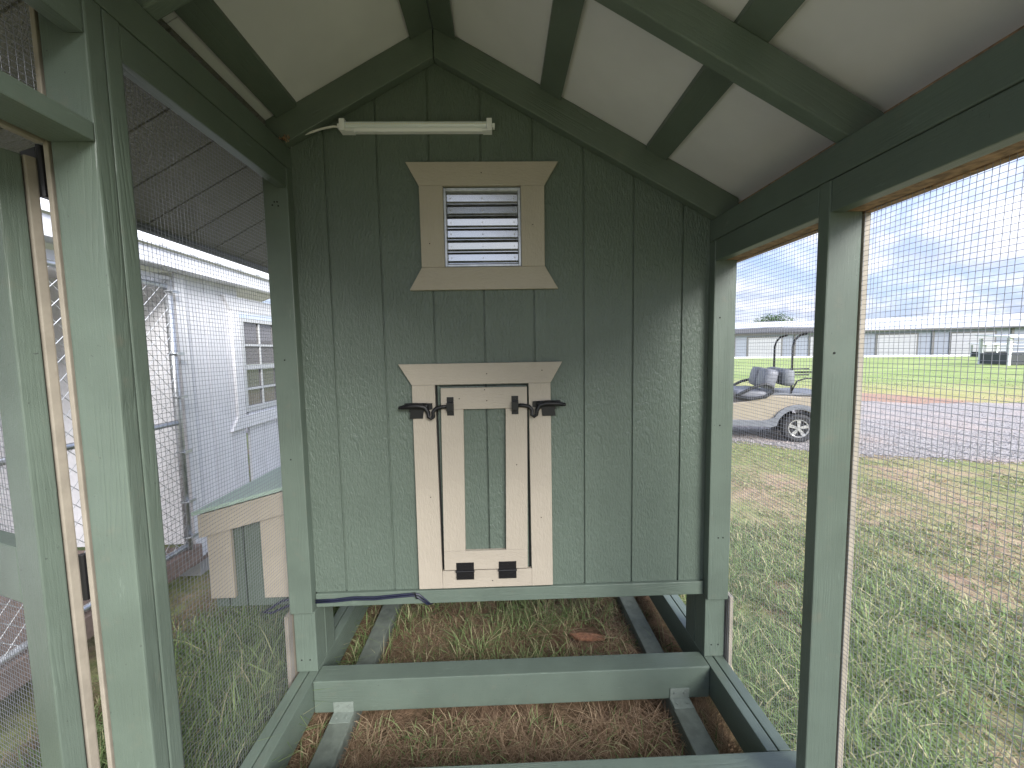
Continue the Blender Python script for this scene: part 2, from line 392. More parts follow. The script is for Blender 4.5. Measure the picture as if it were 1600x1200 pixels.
for x0, x1, zt in ((XLo, XL, .715), (XR, XRo, .428)): post(x0, x1, YF, YF+.038, -1.344, zt)
# ---- floor frame
def rail(x0, x1, y0, y1): return board('sill_rail', x0, x1, y0, y1, -1.483, -1.345, 'green_paint_Y', coop, .003)
for y0, y1 in ((1.241, YB), (YF+.093, 1.148)):
    rail(XR, XR+.0375, y0, y1); rail(XR+.0425, XR+.083, y0, y1)
    rail(XL-.0375, XL, y0, y1); rail(XL-.081, XL-.0425, y0, y1)
def beam(x0, x1, y0, y1): return board('floor_beam', x0, x1, y0, y1, -1.483, -1.345, 'green_paint_X', coop, .004)
beam(XL+.003, XR-.003, 1.608, 1.697); beam(XLo, XRo+.008, 1.15, 1.239); beam(XLo, XRo, YF, YF+.09); beam(XL+.003, XR-.003, 2.84, 2.93)
for xa, xb in ((-.722, -.632), (.688, .777)):
    for y0, y1 in ((YF-.1, 1.1), (1.102, YB+.1)):
        b = board('skid', xa, xb, y0, y1, -1.574, -1.484, 'skid_wood', coop, .006)
# L brackets where the skids meet the beams
def bracket(x, y):
    e = MB(); w = .041; e.box(-w, w, -.003, 0, .001, .048); e.box(-w, w, -.052, -.003, .001, .004)
    o = obj('bracket', e, 'bracket_paint', coop, .0008, loc=(x, y, -1.484))
    for dx in (-.021, .021):
        s = MB(); s.cyl((dx, -.003, .028), (dx, -.0065, .028), .006, 8); obj('screw', s, 'bracket_paint', o)
        s = MB(); s.cyl((dx, -.028, .004), (dx, -.028, .0075), .006, 8); obj('screw', s, 'bracket_paint', o)
for x in (-.677, .733):
    bracket(x, 1.6075); bracket(x, 1.1495)
# ---- headers and plates along the eaves
ya, yb = YF, 1.644
def hdr(name, x0, x1, y0, y1, z0, z1, m='green_paint_Y', bev=.004): return board(name, x0, x1, y0, y1, z0, z1, m, coop, bev)
for y0, y1 in ((1.1145, yb), (YF+.039, 1.0735)): hdr('header', XR+.002, XR+.04, y0, y1, .345, .428)
for y0, y1 in ((.9595, yb), (.0385, .8795), (YF+.039, -.001)): hdr('header', XL-.038, XL-.002, y0, y1, .636, .714)
hdr('top_plate', XR, XRo-.01, ya, 1.688, .4295, .513); hdr('top_plate', XLo, XL, ya, 1.688, .7165, .797)
hdr('fascia_board', .9585, .983, ya, 2.98, .345, zc(.983)-.004, 'raw_wood', .002)['label'] = 'bare unpainted brown wood edge'
hdr('fascia_board', XR+.0415, .9565, 1.1145, yb, .347, .428, 'raw_wood', .002); hdr('fascia_board', XR+.0415, .9565, YF+.039, 1.0735, .347, .428, 'raw_wood', .002)
hdr('eave_block', -.905, -.872, ya, 1.688, .7985, zc(-.905)-.004)
# ---- rafters
def rafter(side, y0, y1, dz=0.0):
    x1 = .9575 if side > 0 else -.871
    b = MB(); e = .0012*side
    b.prism([(RX+e-0, zl(RX)), (x1, zl(x1)), (x1, zl(x1)+.1025+dz), (RX+e, zl(RX)+.1025+dz)], -(y1-y0)/2, (y1-y0)/2)
    cx, cz = (RX+x1)/2, zl((RX+x1)/2)
    th = math.atan(SL)*(1 if side > 0 else -1)
    # origin at the middle and turned to the slope so the grain follows the board
    mt = Matrix.Translation((cx, (y0+y1)/2, cz)) @ Matrix.Rotation(th, 4, 'Y')
    b.v = [tuple(mt.inverted() @ Vector((v[0], v[1]+(y0+y1)/2, v[2]))) for v in b.v]
    o = obj('rafter', b, 'green_paint_X', coop, .004); o.matrix_local = mt
for y0, y1 in ((1.648, 1.688), (1.031, 1.072), (.41, .45), (YF, YF+.04)):
    for s in (1, -1): rafter(s, y0, y1, .018 if y0 > 1.6 else 0)
# ---- purlins (flat boards on the rafters) and ceiling sheets
def purlin(xc, w=.078):
    x0, x1 = xc-w/2, xc+w/2; b = MB()
    if x0 < RX < x1: return
    c = (xc, (YF+1.647)/2, zl(xc)+.1025)
    b.prism([(x0-xc, zl(x0)-zl(xc)+.0008), (x1-xc, zl(x1)-zl(xc)+.0008), (x1-xc, zl(x1)-zl(xc)+.0185), (x0-xc, zl(x0)-zl(xc)+.0185)], YF-c[1], 1.647-c[1])
    obj('purlin', b, 'green_paint_Y', coop, .002, loc=c)
for xc in (RX+.0425, RX-.0425, .212, .624, -.788): purlin(xc, .083 if abs(xc-RX) < .1 else .078)
def slope_sheet(name, x0, x1, y0, y1, m, th=.012, off=0., bev=0.):
    b = MB(); c = ((x0+x1)/2, (y0+y1)/2, zc((x0+x1)/2)+off)
    b.prism([(x0-c[0], zc(x0)+off-c[2]), (x1-c[0], zc(x1)+off-c[2]), (x1-c[0], zc(x1)+off-c[2]+th), (x0-c[0], zc(x0)+off-c[2]+th)], y0-c[1], y1-c[1])
    return obj(name, b, m, coop, bev, loc=c)
slope_sheet('ceiling_panel', RX+.002, .9845, YF-.1, 1.19, 'ceiling_white'); slope_sheet('ceiling_panel', RX+.002, .9845, 1.1925, YB+.03, 'ceiling_white')
slope_sheet('ceiling_panel', -.871, RX-.002, YF-.1, 1.19, 'ceiling_white'); slope_sheet('ceiling_panel', -.871, RX-.002, 1.1925, YB+.03, 'ceiling_white')
slope_sheet('roof_sheet', RX+.0, 1.0, YF-.12, YB+.05, 'roof_white', .006, .0135)
slope_sheet('roof_sheet', -1.485, RX-.001, YF-.12, YB+.05, 'roof_white', .006, .0135)
# overhang on the left: siding laid face down, a plank between each pair of grooves
gy = 1.41-.2032*8
while gy < YB+.03:
    y0, y1 = max(gy, YF-.1)+.004, min(gy+.2032, YB+.03)-.004
    if y1-y0 > .02: slope_sheet('soffit_plank', -1.477, -.8735, y0, y1, 'siding_bare', .009, 0., .0012)
    slope_sheet('groove_strip', -1.477, -.8735, gy-.0039, gy+.0039, 'siding_bare', .003, .0055)
    gy += .2032
b = MB(); b.prism([(-1.495, zc(-1.495)-.02), (-1.479, zc(-1.479)-.02), (-1.479, zc(-1.479)+.013), (-1.495, zc(-1.495)+.013)], YF-.1, YB+.05)
obj('drip_edge', b, 'cart_grey', coop)

# ---- the wall with the grooves: one plank between each pair of grooves
G0, GS = -.061, .2035
HX0, HX1, HZ0, HZ1 = -.213, .093, .342, .648     # vent opening
ks = list(range(-4, 5)); edges = [XLo+.004]+[G0+GS*k for k in ks]+[XRo-.004]
edges = [e for e in edges if XLo <= e <= XRo]
def top_poly(x0, x1, zb, ztop=lambda x: zc(x)-.002):
    p = [(x0, zb), (x1, zb), (x1, ztop(x1))]
    if x0 < RX < x1: p.append((RX, ztop(RX)))
    return p+[(x0, ztop(x0))]
def shift(p, c): return [(a-c[0], q-c[2]) for a, q in p]
ZB = -1.007
for a, bb in zip(edges[:-1], edges[1:]):
    x0, x1 = a+.0042, bb-.0042
    c = ((x0+x1)/2, YW, -.1); b = MB(); y0, y1 = 0, .012
    if x1 < HX0 or x0 > HX1: b.prism(shift(top_poly(x0, x1, ZB), c), y0, y1)
    else:
        b.prism(shift([(x0, ZB), (x1, ZB), (x1, HZ0), (x0, HZ0)], c), y0, y1)
        b.prism(shift(top_poly(x0, x1, HZ1), c), y0, y1)
        if x0 < HX0: b.prism(shift([(x0, HZ0), (HX0, HZ0), (HX0, HZ1), (x0, HZ1)], c), y0, y1)
        if x1 > HX1: b.prism(shift([(HX1, HZ0), (x1, HZ0), (x1, HZ1), (HX1, HZ1)], c), y0, y1)
    obj('siding_plank', b, 'siding_green', coop, .0, loc=c)
for g in edges[1:-1]:
    for z0, z1 in (((ZB, HZ0-.001), (HZ1+.001, None)) if HX0 < g < HX1 else ((ZB, None),)):
        b = MB(); p = [(g-.008, z0), (g+.008, z0), (g+.008, z1 or zc(g+.008)-.004), (g-.008, z1 or zc(g-.008)-.004)]
        b.prism(shift(p, (g, 0, 0)), 1.6965, 1.7015 if False else 1.7013); obj('groove_strip', b, 'siding_green', coop, loc=(g, 0, 0))
board('backing_sheet', XLo+.01, XRo-.01, 1.7035, 1.713, ZB, .34, 'skid_wood', coop, 0)
# skirt below the siding
board('skirt_board', XL+.002, XR-.002, 1.676, 1.714, -1.066, -1.0085, 'green_paint_X', coop, .003)
# corner strips beside the posts are the posts themselves; coop body sides, back and floor
for sx, x0 in ((-1, XLo+.001), (1, XRo-.013)):
    gy = 1.7145
    while gy < YB-.02:
        y1 = min(gy+.2, YB); board('side_plank', x0, x0+.012, gy+.002, y1-.002, -1.05, (.66 if sx < 0 else .345), 'siding_green', coop, .001); gy += .2
gx = XLo+.02
while gx < XRo-.03:
    x1 = min(gx+.2, XRo-.02); b = MB(); b.prism(shift(top_poly(gx+.002, x1-.002, -1.05), (gx, 0, 0)), YB-.02, YB-.008); obj('back_plank', b, 'siding_green', coop, loc=(gx, 0, 0)); gx += .2
board('coop_floor', XLo+.02, XRo-.02, 1.7155, YB-.022, -1.05, -1.035, 'skid_wood', coop, 0)

# ---- vent
vent = empty('wall_vent', (-.06, 1.68, .5), parent=coop)
def vp(name, poly, y0, y1, m, par, bev=.0015):
    cx = sum(p[0] for p in poly)/len(poly); cz = sum(p[1] for p in poly)/len(poly)
    b = MB(); b.prism([(a-cx, q-cz) for a, q in poly], 0, y1-y0); o = obj(name, b, m, par, bev)
    pl = Vector((cx, y0, cz)); o.location = pl-(par.location if par is not coop else Vector((0, 0, 0)))
    return o
T0, T1 = 1.671, 1.6895
vp('trim_board', [(-.306, .652), (.188, .652), (.243, .742), (-.355, .742)], T0, T1, 'tan_X', vent)
vp('trim_board', [(-.356, .249), (.240, .249), (.187, .338), (-.304, .338)], T0, T1, 'tan_X', vent)
vp('trim_board', [(-.3045, .3385), (-.213, .3385), (-.213, .6515), (-.3055, .6515)], T0, T1, 'tan_Z', vent)
vp('trim_board', [(.094, .3385), (.1865, .3385), (.1875, .6515), (.094, .6515)], T0, T1, 'tan_Z', vent)
fr = MB()
for x0, x1, z0, z1 in ((-.2125, -.203, .3425, .6475), (.083, .0925, .3425, .6475), (-.2025, .0825, .637, .6475), (-.2025, .0825, .3425, .351)): fr.box(x0, x1, 1.684, 1.752, z0, z1)
fr.box(-.2125, .0925, 1.7525, 1.755, .3425, .6475)
o = obj('vent_frame', fr, 'galvanized', vent, .0008); o.location = -vent.location
nl = 6; zt, zb_ = .634, .353; hh = (zt-zb_)/nl
for k in range(nl):
    z1 = zt-k*hh; z0 = z1-hh
    b = MB()
    # each blade: flat leaf tipped outwards at the foot, with a rolled lip
    prof = [(-.0045, z1-.0005), (-.0075, z1-.006), (-.0065, z0+.016), (-.0085, z0+.011), (-.0165, z0+.0045), (-.0165, z0+.002), (-.012, z0+.004), (-.0045, z0+.014), (-.0055, z1-.006), (-.0025, z1-.0005)]
    zc_ = (z0+z1)/2
    b.prism([(p, q-zc_) for p, q in prof], -.1415, .1415, 'X')
    l = obj('louver', b, 'aluminium', vent, 0); l.location = Vector((-.0603, 1.712, zc_))-vent.location; l.rotation_euler = (R_((1.5, -2, 2.5, -1, 2, -2.5)[k]), 0, R_((.4, -.5, .2, .6, -.3, .1)[k]))
    r = MB()
    for dx in (-.128, 0, .128): r.cyl((dx, -.003, .004), (dx, -.0085, .004), .0032, 8)
    obj('rivets', r, 'rim_silver', l)['kind'] = 'stuff'

# ---- pop door: leaf with a trim frame, outer trim, latches and hinges
pd = empty('pop_door', (-.07, 1.68, -.5), parent=coop)
vp('trim_board', [(-.3615, -.132), (.2045, -.132), (.254, -.046), (-.4135, -.046)], T0, T1, 'tan_X', pd)
vp('trim_board', [(-.361, -.999), (-.262, -.999), (-.269, -.1325), (-.3615, -.1325)], T0, T1, 'tan_Z', pd)
vp('trim_board', [(.1175, -.999), (.2065, -.999), (.2045, -.1325), (.1145, -.1325)], T0, T1, 'tan_Z', pd)
vp('trim_board', [(-.2615, -.999), (.117, -.999), (.117, -.9235), (-.2615, -.9235)], T0, T1, 'tan_X', pd)
leaf = [(-.2445, .1065)]
vp('leaf_panel', [(-.254, -.916), (-.0655, -.916), (-.0655, -.141), (-.2515, -.141)], 1.6855, 1.6895, 'siding_green', pd, .0005)
vp('leaf_panel', [(-.0575, -.916), (.106, -.916), (.107, -.141), (-.0575, -.141)], 1.6855, 1.6895, 'siding_green', pd, .0005)
vp('leaf_trim', [(-.2455, -.2335), (.107, -.2335), (.107, -.146), (-.2445, -.146)], 1.6665, 1.685, 'tan_X', pd)
vp('leaf_trim', [(-.252, -.917), (.0995, -.917), (.1005, -.8355), (-.2515, -.8355)], 1.6665, 1.685, 'tan_X', pd)
vp('leaf_trim', [(-.2515, -.835), (-.1615, -.835), (-.1545, -.234), (-.2455, -.234)], 1.6665, 1.685, 'tan_Z', pd)
vp('leaf_trim', [(.0095, -.835), (.1005, -.835), (.107, -.234), (.0185, -.234)], 1.6665, 1.685, 'tan_Z', pd)
vp('gap_shade_strip', [(.1078, -.922), (.1142, -.922), (.1112, -.137), (.1078, -.137)], 1.6878, 1.6897, 'gap_shade_screw_black', pd, 0)  # black strips on uncut siding, painted-in shade of the slit round the leaf
vp('gap_shade_strip', [(-.2615, -.922), (-.2558, -.922), (-.2612, -.137), (-.2670, -.137)], 1.6878, 1.6897, 'gap_shade_screw_black', pd, 0)
vp('gap_shade_strip', [(-.2515, -.1415), (.107, -.1415), (.107, -.1375), (-.2515, -.1375)], 1.6878, 1.6897, 'gap_shade_screw_black', pd, 0)
def place(o, x, y, z): o.location = Vector((x, y, z))-pd.location; return o
for x in (-.1645, .0145):
    b = MB(); b.box(-.037, .037, -.0025, 0, .0015, .037); b.box(-.037, .037, -.0025, 0, -.037, -.0015); b.cyl((-.039, -.004, 0), (.039, -.004, 0), .0048, 10)
    h = place(obj('hinge', b, 'black_metal', pd, .0006), x, 1.6663, -.922)
    s = MB()
    for dx in (-.024, 0, .024):
        for dz in (-.024, .024): s.cyl((dx, -.0025, dz), (dx, -.0048, dz), .0042, 8)
    obj('screws', s, 'black_metal', h)['kind'] = 'stuff'
def latch(xc, sgn):
    # gravity latch: notched base plate on the frame, sliding arm with a thumb loop, keeper on the leaf
    b = MB()
    def q(u): return sgn*u
    plate = [(.046, .018), (-.020, .021), (-.066, .020), (-.070, .004), (-.046, -.004), (-.050, -.012), (-.044, -.019), (-.048, -.044), (.006, -.044), (.010, -.014), (.046, -.006)]
    b.prism([(q(u), w) for u, w in plate], -.004, -.001)
    arm = [(-.078, -.014, .004), (-.045, -.016, .008), (-.01, -.014, .009), (.018, -.014, .003), (.030, -.016, -.018), (.0315, -.018, -.036), (.042, -.018, -.043), (.052, -.018, -.036), (.050, -.016, -.016), (.062, -.013, -.002), (.085, -.012, .003), (.118, -.012, .004)]
    b.tube([(q(u), v, w) for u, v, w in arm], [.0085, .0105, .0115, .0105, .0085, .0072, .007, .0072, .0085, .0085, .0078, .0078], 10)
    b.tube([(q(-.088), -.014, .003), (q(-.074), -.014, .004)], .007, 8)
    b.box(min(q(.012), q(.03)), max(q(.012), q(.03)), -.02, -.001, -.006, .018)
    l = place(obj('latch', b, 'black_metal', pd, 0, True), xc, 1.6705, -.2245)
    for p in l.data.polygons: p.use_smooth = len(p.vertices) == 4
    k = MB(); x0 = q(.119)
    k.box(x0-.014, x0+.014, .001, .0045, -.034, .042); k.box(x0-.0135, x0+.0135, -.020, -.0165, -.013, .020)
    k.box(x0-.012, x0+.012, -.0165, .001, .0165, .020); k.box(x0-.012, x0+.012, -.0165, .001, -.013, -.0095)
    for dz in (-.023, .029): k.cyl((x0, .001, dz), (x0, -.0015, dz), .004, 8)
    kk = obj('keeper', k, 'black_metal', l, .0006); kk.location = (0, -.007, 0)
latch(-.326, 1); latch(.176, -1)

# ---- wire mesh (half inch hardware cloth), every wire real
def cloth(name, axis, c, a0, a1, z0, z1, parent, zf=None, r=.00064, sp=.0127, label=None):
    """axis 'X': sheet in the plane X=c running along Y; 'Y': the other way. zf(a) gives a sloping top"""
    rg = np.random.default_rng(int(abs(a0*1000)+abs(c*77)))
    V = []; T = []; cnt = 0; n = 3
    ang = np.arange(n)*2*np.pi/n
    ph = rg.uniform(0, 6, 4)
    def buck(a, z): return .0035*np.sin(a*7+ph[0])*np.sin(z*5+ph[1])+.0012*np.sin(a*31+ph[2]+z*3)
    def wire(pa, pz, off):
        nonlocal cnt
        m = len(pa); w = c+buck(pa, pz)+off
        vert = abs(pz[-1]-pz[0]) > abs(pa[-1]-pa[0])
        ring = np.zeros((m, n, 3))
        for k in range(n):
            u, v = r*np.cos(ang[k]), r*np.sin(ang[k])
            A = pa+(u if vert else 0); Z = pz+(0 if vert else u); Wd = w+v
            ring[:, k, 0] = Wd if axis == 'X' else A; ring[:, k, 1] = A if axis == 'X' else Wd; ring[:, k, 2] = Z
        V.append(ring.reshape(-1, 3))
        i = np.arange(m-1)[:, None]; k = np.arange(n)[None]; k2 = (k+1) % n
        p = cnt+i*n+k; q2 = cnt+i*n+k2
        T.append(np.stack([p, q2, q2+n], -1).reshape(-1, 3)); T.append(np.stack([p, q2+n, p+n], -1).reshape(-1, 3))
        cnt += m*n
    na = int((a1-a0)/sp); nz = int((z1-z0)/sp)
    for i in range(na+1):
        a = a0+i*sp; top = z1 if zf is None else min(z1, zf(a))
        if top-z0 < .02: continue
        zz = np.linspace(z0, top, max(3, int((top-z0)/.07))); wire(a+rg.normal(0, .0007)+.0011*np.sin(zz*6+ph[3]+a*2), zz, 0)
    for j in range(nz+1):
        z = z0+j*sp; aa = np.linspace(a0, a1, max(3, int((a1-a0)/.07)))
        if zf is not None:
            aa = aa[np.array([zf(q) >= z for q in aa])]
            if len(aa) < 3: continue
        wire(aa, z+rg.normal(0, .0005)+.0011*np.sin(aa*8+z*2), r*1.6)
    V = np.concatenate(V); T = np.concatenate(T)
    o = np_mesh(name, V, T, {}, 'wire'); o.parent = parent; o['kind'] = 'stuff'
    return o
cloth('wire_mesh', 'X', -.8955, .9595, 1.66, -1.47, .70, coop)
cloth('wire_mesh', 'X', .9575, 1.045, 1.67, -1.47, .36, coop)
cloth('wire_mesh', 'X', .9576, YF, 1.044, -1.47, .36, coop)
cloth('wire_mesh', 'X', -.8955, .0, .87, .475, .71, coop)
cloth('wire_mesh', 'X', -.8955, YF, .0, -1.47, .70, coop)
# ---- outside trim boards, their edges seen past the posts
def otrim(x0, x1, y0, y1, z0, z1, m='tan_edge'): return board('trim_board', x0, x1, y0, y1, z0, z1, m, coop, .002)
otrim(.9590, .976, 1.073, 1.135, -1.47, .344); otrim(.9605, .976, 1.642, 1.71, -1.47, -1.062); otrim(.9605, .979, YF-.02, YF+.07, -1.47, .344)
otrim(-.914, -.8975, 1.636, 1.71, -1.47, -1.08); otrim(-.9065, -.8965, .882, .965, -1.47, .74)
otrim(-.914, -.8975, .44-.44, .877, .428, .472, 'tan_edge')
board('door_header', XLo+.004, XL, .039, .8785, .431, .469, 'green_paint_Y', coop, .003)
# ---- run door, swung open past ninety degrees
TH = R_(111.5)
door = empty('run_door', (-.966, .848, 0), parent=coop)
d2 = Vector((-math.sin(TH), -math.cos(TH), 0)); n2 = Vector((-math.cos(TH), math.sin(TH), 0))
door.matrix_local = Matrix(((d2.x, n2.x, 0, -.966), (d2.y, n2.y, 0, .848), (d2.z, n2.z, 1, 0), (0, 0, 0, 1)))
DT, DB = .412, -1.34
def dboard(name, x0, x1, y0, y1, z0, z1, m): return board(name, x0, x1, y0, y1, z0, z1, m, door, .003)
dboard('stile', 0, .089, 0, .038, DB, DT, 'green_paint_Z'); dboard('stile', .76, .849, 0, .038, DB, DT, 'green_paint_Z')
dboard('rail', .0895, .7595, 0, .038, DT-.089, DT, 'green_paint_X'); dboard('rail', .0895, .7595, 0, .038, -.529, -.402, 'green_paint_X'); dboard('rail', .0895, .7595, 0, .038, DB, DB+.089, 'green_paint_X')
dboard('trim_board', -.003, .083, .0405, .059, DB, DT, 'tan_edge'); dboard('trim_board', .765, .852, .0405, .059, DB, DT, 'tan_Z')
dboard('trim_board', .0835, .7645, .0405, .059, DT-.085, DT, 'tan_X'); dboard('trim_board', .0835, .7645, .0405, .059, -.52, -.43, 'tan_X'); dboard('trim_board', .0835, .7645, .0405, .059, DB, DB+.085, 'tan_X')
cloth('wire_mesh', 'Y', .0393, .01, .84, DB+.01, DT-.01, door)
for z in (.385, -.485):
    b = MB(); b.box(.002, .06, .0595, .063, z-.05, z+.05); b.cyl((-.008, .064, z-.052), (-.008, .064, z+.052), .0075, 10); b.box(-.008, .002, .0615, .065, z-.05, z+.05)
    obj('hinge', b, 'black_metal', door, .0006)

# ---- nest box on the outer left of the coop
nb = empty('nest_box', (-1.07, 1.72, -.85), parent=coop)
def nrel(o): o.location = o.location-nb.location; o.parent = nb; return o
def nz(x): return -.655+(x+1.27)*.262
def npoly(name, poly, y0, y1, m): return vp(name, poly, y0, y1, m, nb)
xo = -1.25
npoly('trim_board', [(-1.258, -1.036), (-1.157, -1.036), (-1.157, nz(-1.157)-.107), (-1.258, nz(-1.258)-.107)], 1.715, 1.733, 'tan_Z')
npoly('trim_board', [(-1.033, -1.04), (-.8985, -1.04), (-.8985, nz(-.8985)-.107), (-1.033, nz(-1.033)-.107)], 1.715, 1.733, 'tan_Z')
npoly('trim_board', [(-1.278, nz(-1.278)-.104), (-.8985, nz(-.8985)-.104), (-.8985, nz(-.8985)-.006), (-1.278, nz(-1.278)-.006)], 1.700, 1.7325, 'tan_X')
for x0, x1 in ((-1.25, -1.196), (-1.188, -1.122), (-1.114, -.8985)):
    npoly('siding_plank', [(x0, -1.085), (x1, -1.085), (x1, nz(x1)-.02), (x0, nz(x0)-.02)], 1.7345, 1.75, 'siding_green')
b = MB(); b.box(-1.251, -1.236, 1.7505, 2.7, -1.085, nz(-1.25)-.02); b.box(-1.235, -.8985, 1.7505, 2.7, -1.085, -1.07); b.box(-1.235, -.8985, 2.686, 2.7, -1.0695, nz(-1.235)-.02)
o = obj('box_body', b, 'siding_green', nb); o.location = -nb.location
b = MB(); b.prism([(-1.295, nz(-1.295)), (-.8985, nz(-.8985)), (-.8985, nz(-.8985)+.016), (-1.295, nz(-1.295)+.016)], 1.69, 2.74)
o = obj('lid', b, 'pale_roof', nb, .002); o.location = -nb.location
b = MB(); b.box(-1.2815, -1.2635, 1.72, 2.72, nz(-1.27)-.105, nz(-1.27)-.008); o = obj('trim_board', b, 'tan_Y', nb, .002); o.location = -nb.location
b = MB(); b.box(-.905, -.8975, 1.76, 1.80, -.56, -.50); b.cyl((-.905, 1.78, -.58), (-.905, 1.78, -.49), .006, 8); o = obj('hinge', b, 'black_metal', nb); o.location = -nb.location
# screw and staple marks: heads set in the boards
def heads(pts, r=.0032):
    for x, y, z in pts:
        b = MB(); b.cyl((0, 0, 0), (0, -.0012, 0), r, 8); obj('screw_head', b, 'gap_shade_screw_black', coop, loc=(x, y, z))
heads([(.905, 1.6448, -.80), (.925, 1.6448, -.80), (.895, 1.6628, -1.29), (.925, 1.6628, -1.29), (-.865, 1.6628, -1.29), (-.83, 1.6628, -1.29), (.89, 1.6448, .12), (.90, 1.6448, -.32), (-.85, 1.6448, -.02), (-.85, 1.6448, -.42), (-.852, 1.6448, .585), (-.842, 1.6448, .585), (-.838, 1.6448, .57), (-.86, 1.6448, .573), (.895, 1.0748, -.02)])
heads([(-.056, 1.6708, -.09), (.17, 1.6708, -.08), (-.066, 1.6662, -.155), (-.058, 1.6662, -.20), (-.17, 1.6662, -.19), (.06, 1.6662, -.47), (-.05, 1.6708, -.97), (-.30, 1.6708, -.60), (.16, 1.6708, -.7), (-.06, 1.6708, .70), (.14, 1.6708, .5), (-.27, 1.6708, .43)], .0022)

# ================================================================== things hung on the coop
lt = empty('strip_light', (-.305, 1.672, .872)); tag(lt, 'slim white LED strip light fixed high on the green gable wall', 'strip light')
b = MB(); b.prism([(0, -.019), (-.022, -.019), (-.026, -.008), (-.026, .012), (-.020, .019), (0, .019)], -.272, .272, 'X'); b.v = [(x, y+.0165, z) for x, y, z in b.v]
hs = obj('housing', b, 'white_plastic', lt, .001)
b = MB(); b.prism([(-.0275, -.010), (-.034, -.006), (-.036, .002), (-.034, .010), (-.0275, .014)], -.270, .270, 'X'); b.v = [(x, y+.0165, z) for x, y, z in b.v]
obj('lens', b, 'led_lens', lt, 0)
b = MB()
for i in range(66): b.box(-.264+i*.0081, -.2605+i*.0081, -.0200, -.0178, .0005, .0035)
obj('diodes', b, 'led_dot', lt)['kind'] = 'stuff'
for s in (-1, 1):
    b = MB(); x0, x1 = (.2705, .291) if s > 0 else (-.291, -.2705); b.box(x0, x1, -.0225, .0165, -.022, .022)
    if s > 0: b.box(.291, .302, -.012, .008, -.008, .008); b.box(.255, .2705, -.018, .0165, -.022, -.0145)
    else: b.box(-.302, -.291, -.012, .008, -.008, .008); b.box(-.2705, -.240, -.018, .0165, -.022, -.0145)
    obj('end_cap', b, 'white_plastic', lt, .0012)
b = MB(); b.tube([(-.300, -.002, 0), (-.318, -.004, .001), (-.36, -.006, -.008), (-.42, -.004, -.025), (-.462, -.006, -.038), (-.482, -.012, -.048), (-.492, -.014, -.058), (-.494, .02, -.062)], .0042, 8)
obj('cord', b, 'cord_white', lt, 0, True)
b = MB()
for i in range(26):
    a = random.uniform(0, 6.28); rr = random.uniform(.004, .022); px, pz = -.799+math.cos(a)*rr, .81+math.sin(a)*rr
    b.tube([(px, 1.642, pz), (px+random.uniform(-.008, .008), 1.634-random.uniform(0, .008), pz+random.uniform(-.010, .010))], [.0022, .0008], 4)
obj('splinters', b, 'raw_wood', coop)['kind'] = 'stuff'
b = MB(); Z0 = -1.027
b.tube([(-.797, 1.672, Z0-.006), (-.72, 1.671, Z0-.005), (-.64, 1.672, Z0+.002), (-.55, 1.671, Z0+.0), (-.46, 1.671, Z0+.006), (-.39, 1.671, Z0+.010), (-.365, 1.671, Z0+.006), (-.345, 1.672, Z0-.012), (-.325, 1.674, Z0-.034), (-.31, 1.70, Z0-.052)], .0042, 8)
b.tube([(-.797, 1.672, Z0-.016), (-.72, 1.671, Z0-.014), (-.64, 1.672, Z0-.008), (-.55, 1.671, Z0-.010), (-.46, 1.671, Z0-.003), (-.39, 1.671, Z0+.001), (-.372, 1.671, Z0-.004), (-.352, 1.672, Z0-.020), (-.332, 1.674, Z0-.040), (-.315, 1.70, Z0-.056)], .0038, 8)
cb = obj('power_cable', b, 'cable_blue', None, 0, True); tag(cb, 'dark blue cable stapled along the green skirt board under the wall', 'cable')
b = MB(); b.tube([(-.388, 1.664, Z0+.016), (-.379, 1.664, Z0+.017), (-.374, 1.668, Z0-.010), (-.370, 1.674, Z0-.014)], .003, 6); obj('cable_clip', b, 'black_metal', cb)
b = MB(); b.tube([(-.90, 1.69, -1.03), (-.95, 1.695, -1.045), (-1.0, 1.69, -1.075), (-1.03, 1.692, -1.09), (-1.0, 1.70, -1.10), (-.94, 1.70, -1.075), (-.90, 1.70, -1.06)], .005, 8)
cb = obj('extension_cord', b, 'cable_blue', None, 0, True); tag(cb, 'loop of dark blue cord hanging below the nest box', 'cord')
b = MB()
V0 = [(-.06, -.018), (-.04, -.026), (.03, -.024), (.10, -.012), (.105, .006), (.05, .016), (-.02, .020), (-.085, .008)]
b.prism(V0, 0, .016, 'Z'); ch = obj('wood_chip', b, 'chip_wood', None, .003, loc=(.43, 2.07, ZG+.02)); ch.rotation_euler = (.12, .05, -.06); tag(ch, 'reddish split wood chip lying on the straw under the coop', 'wood chip')

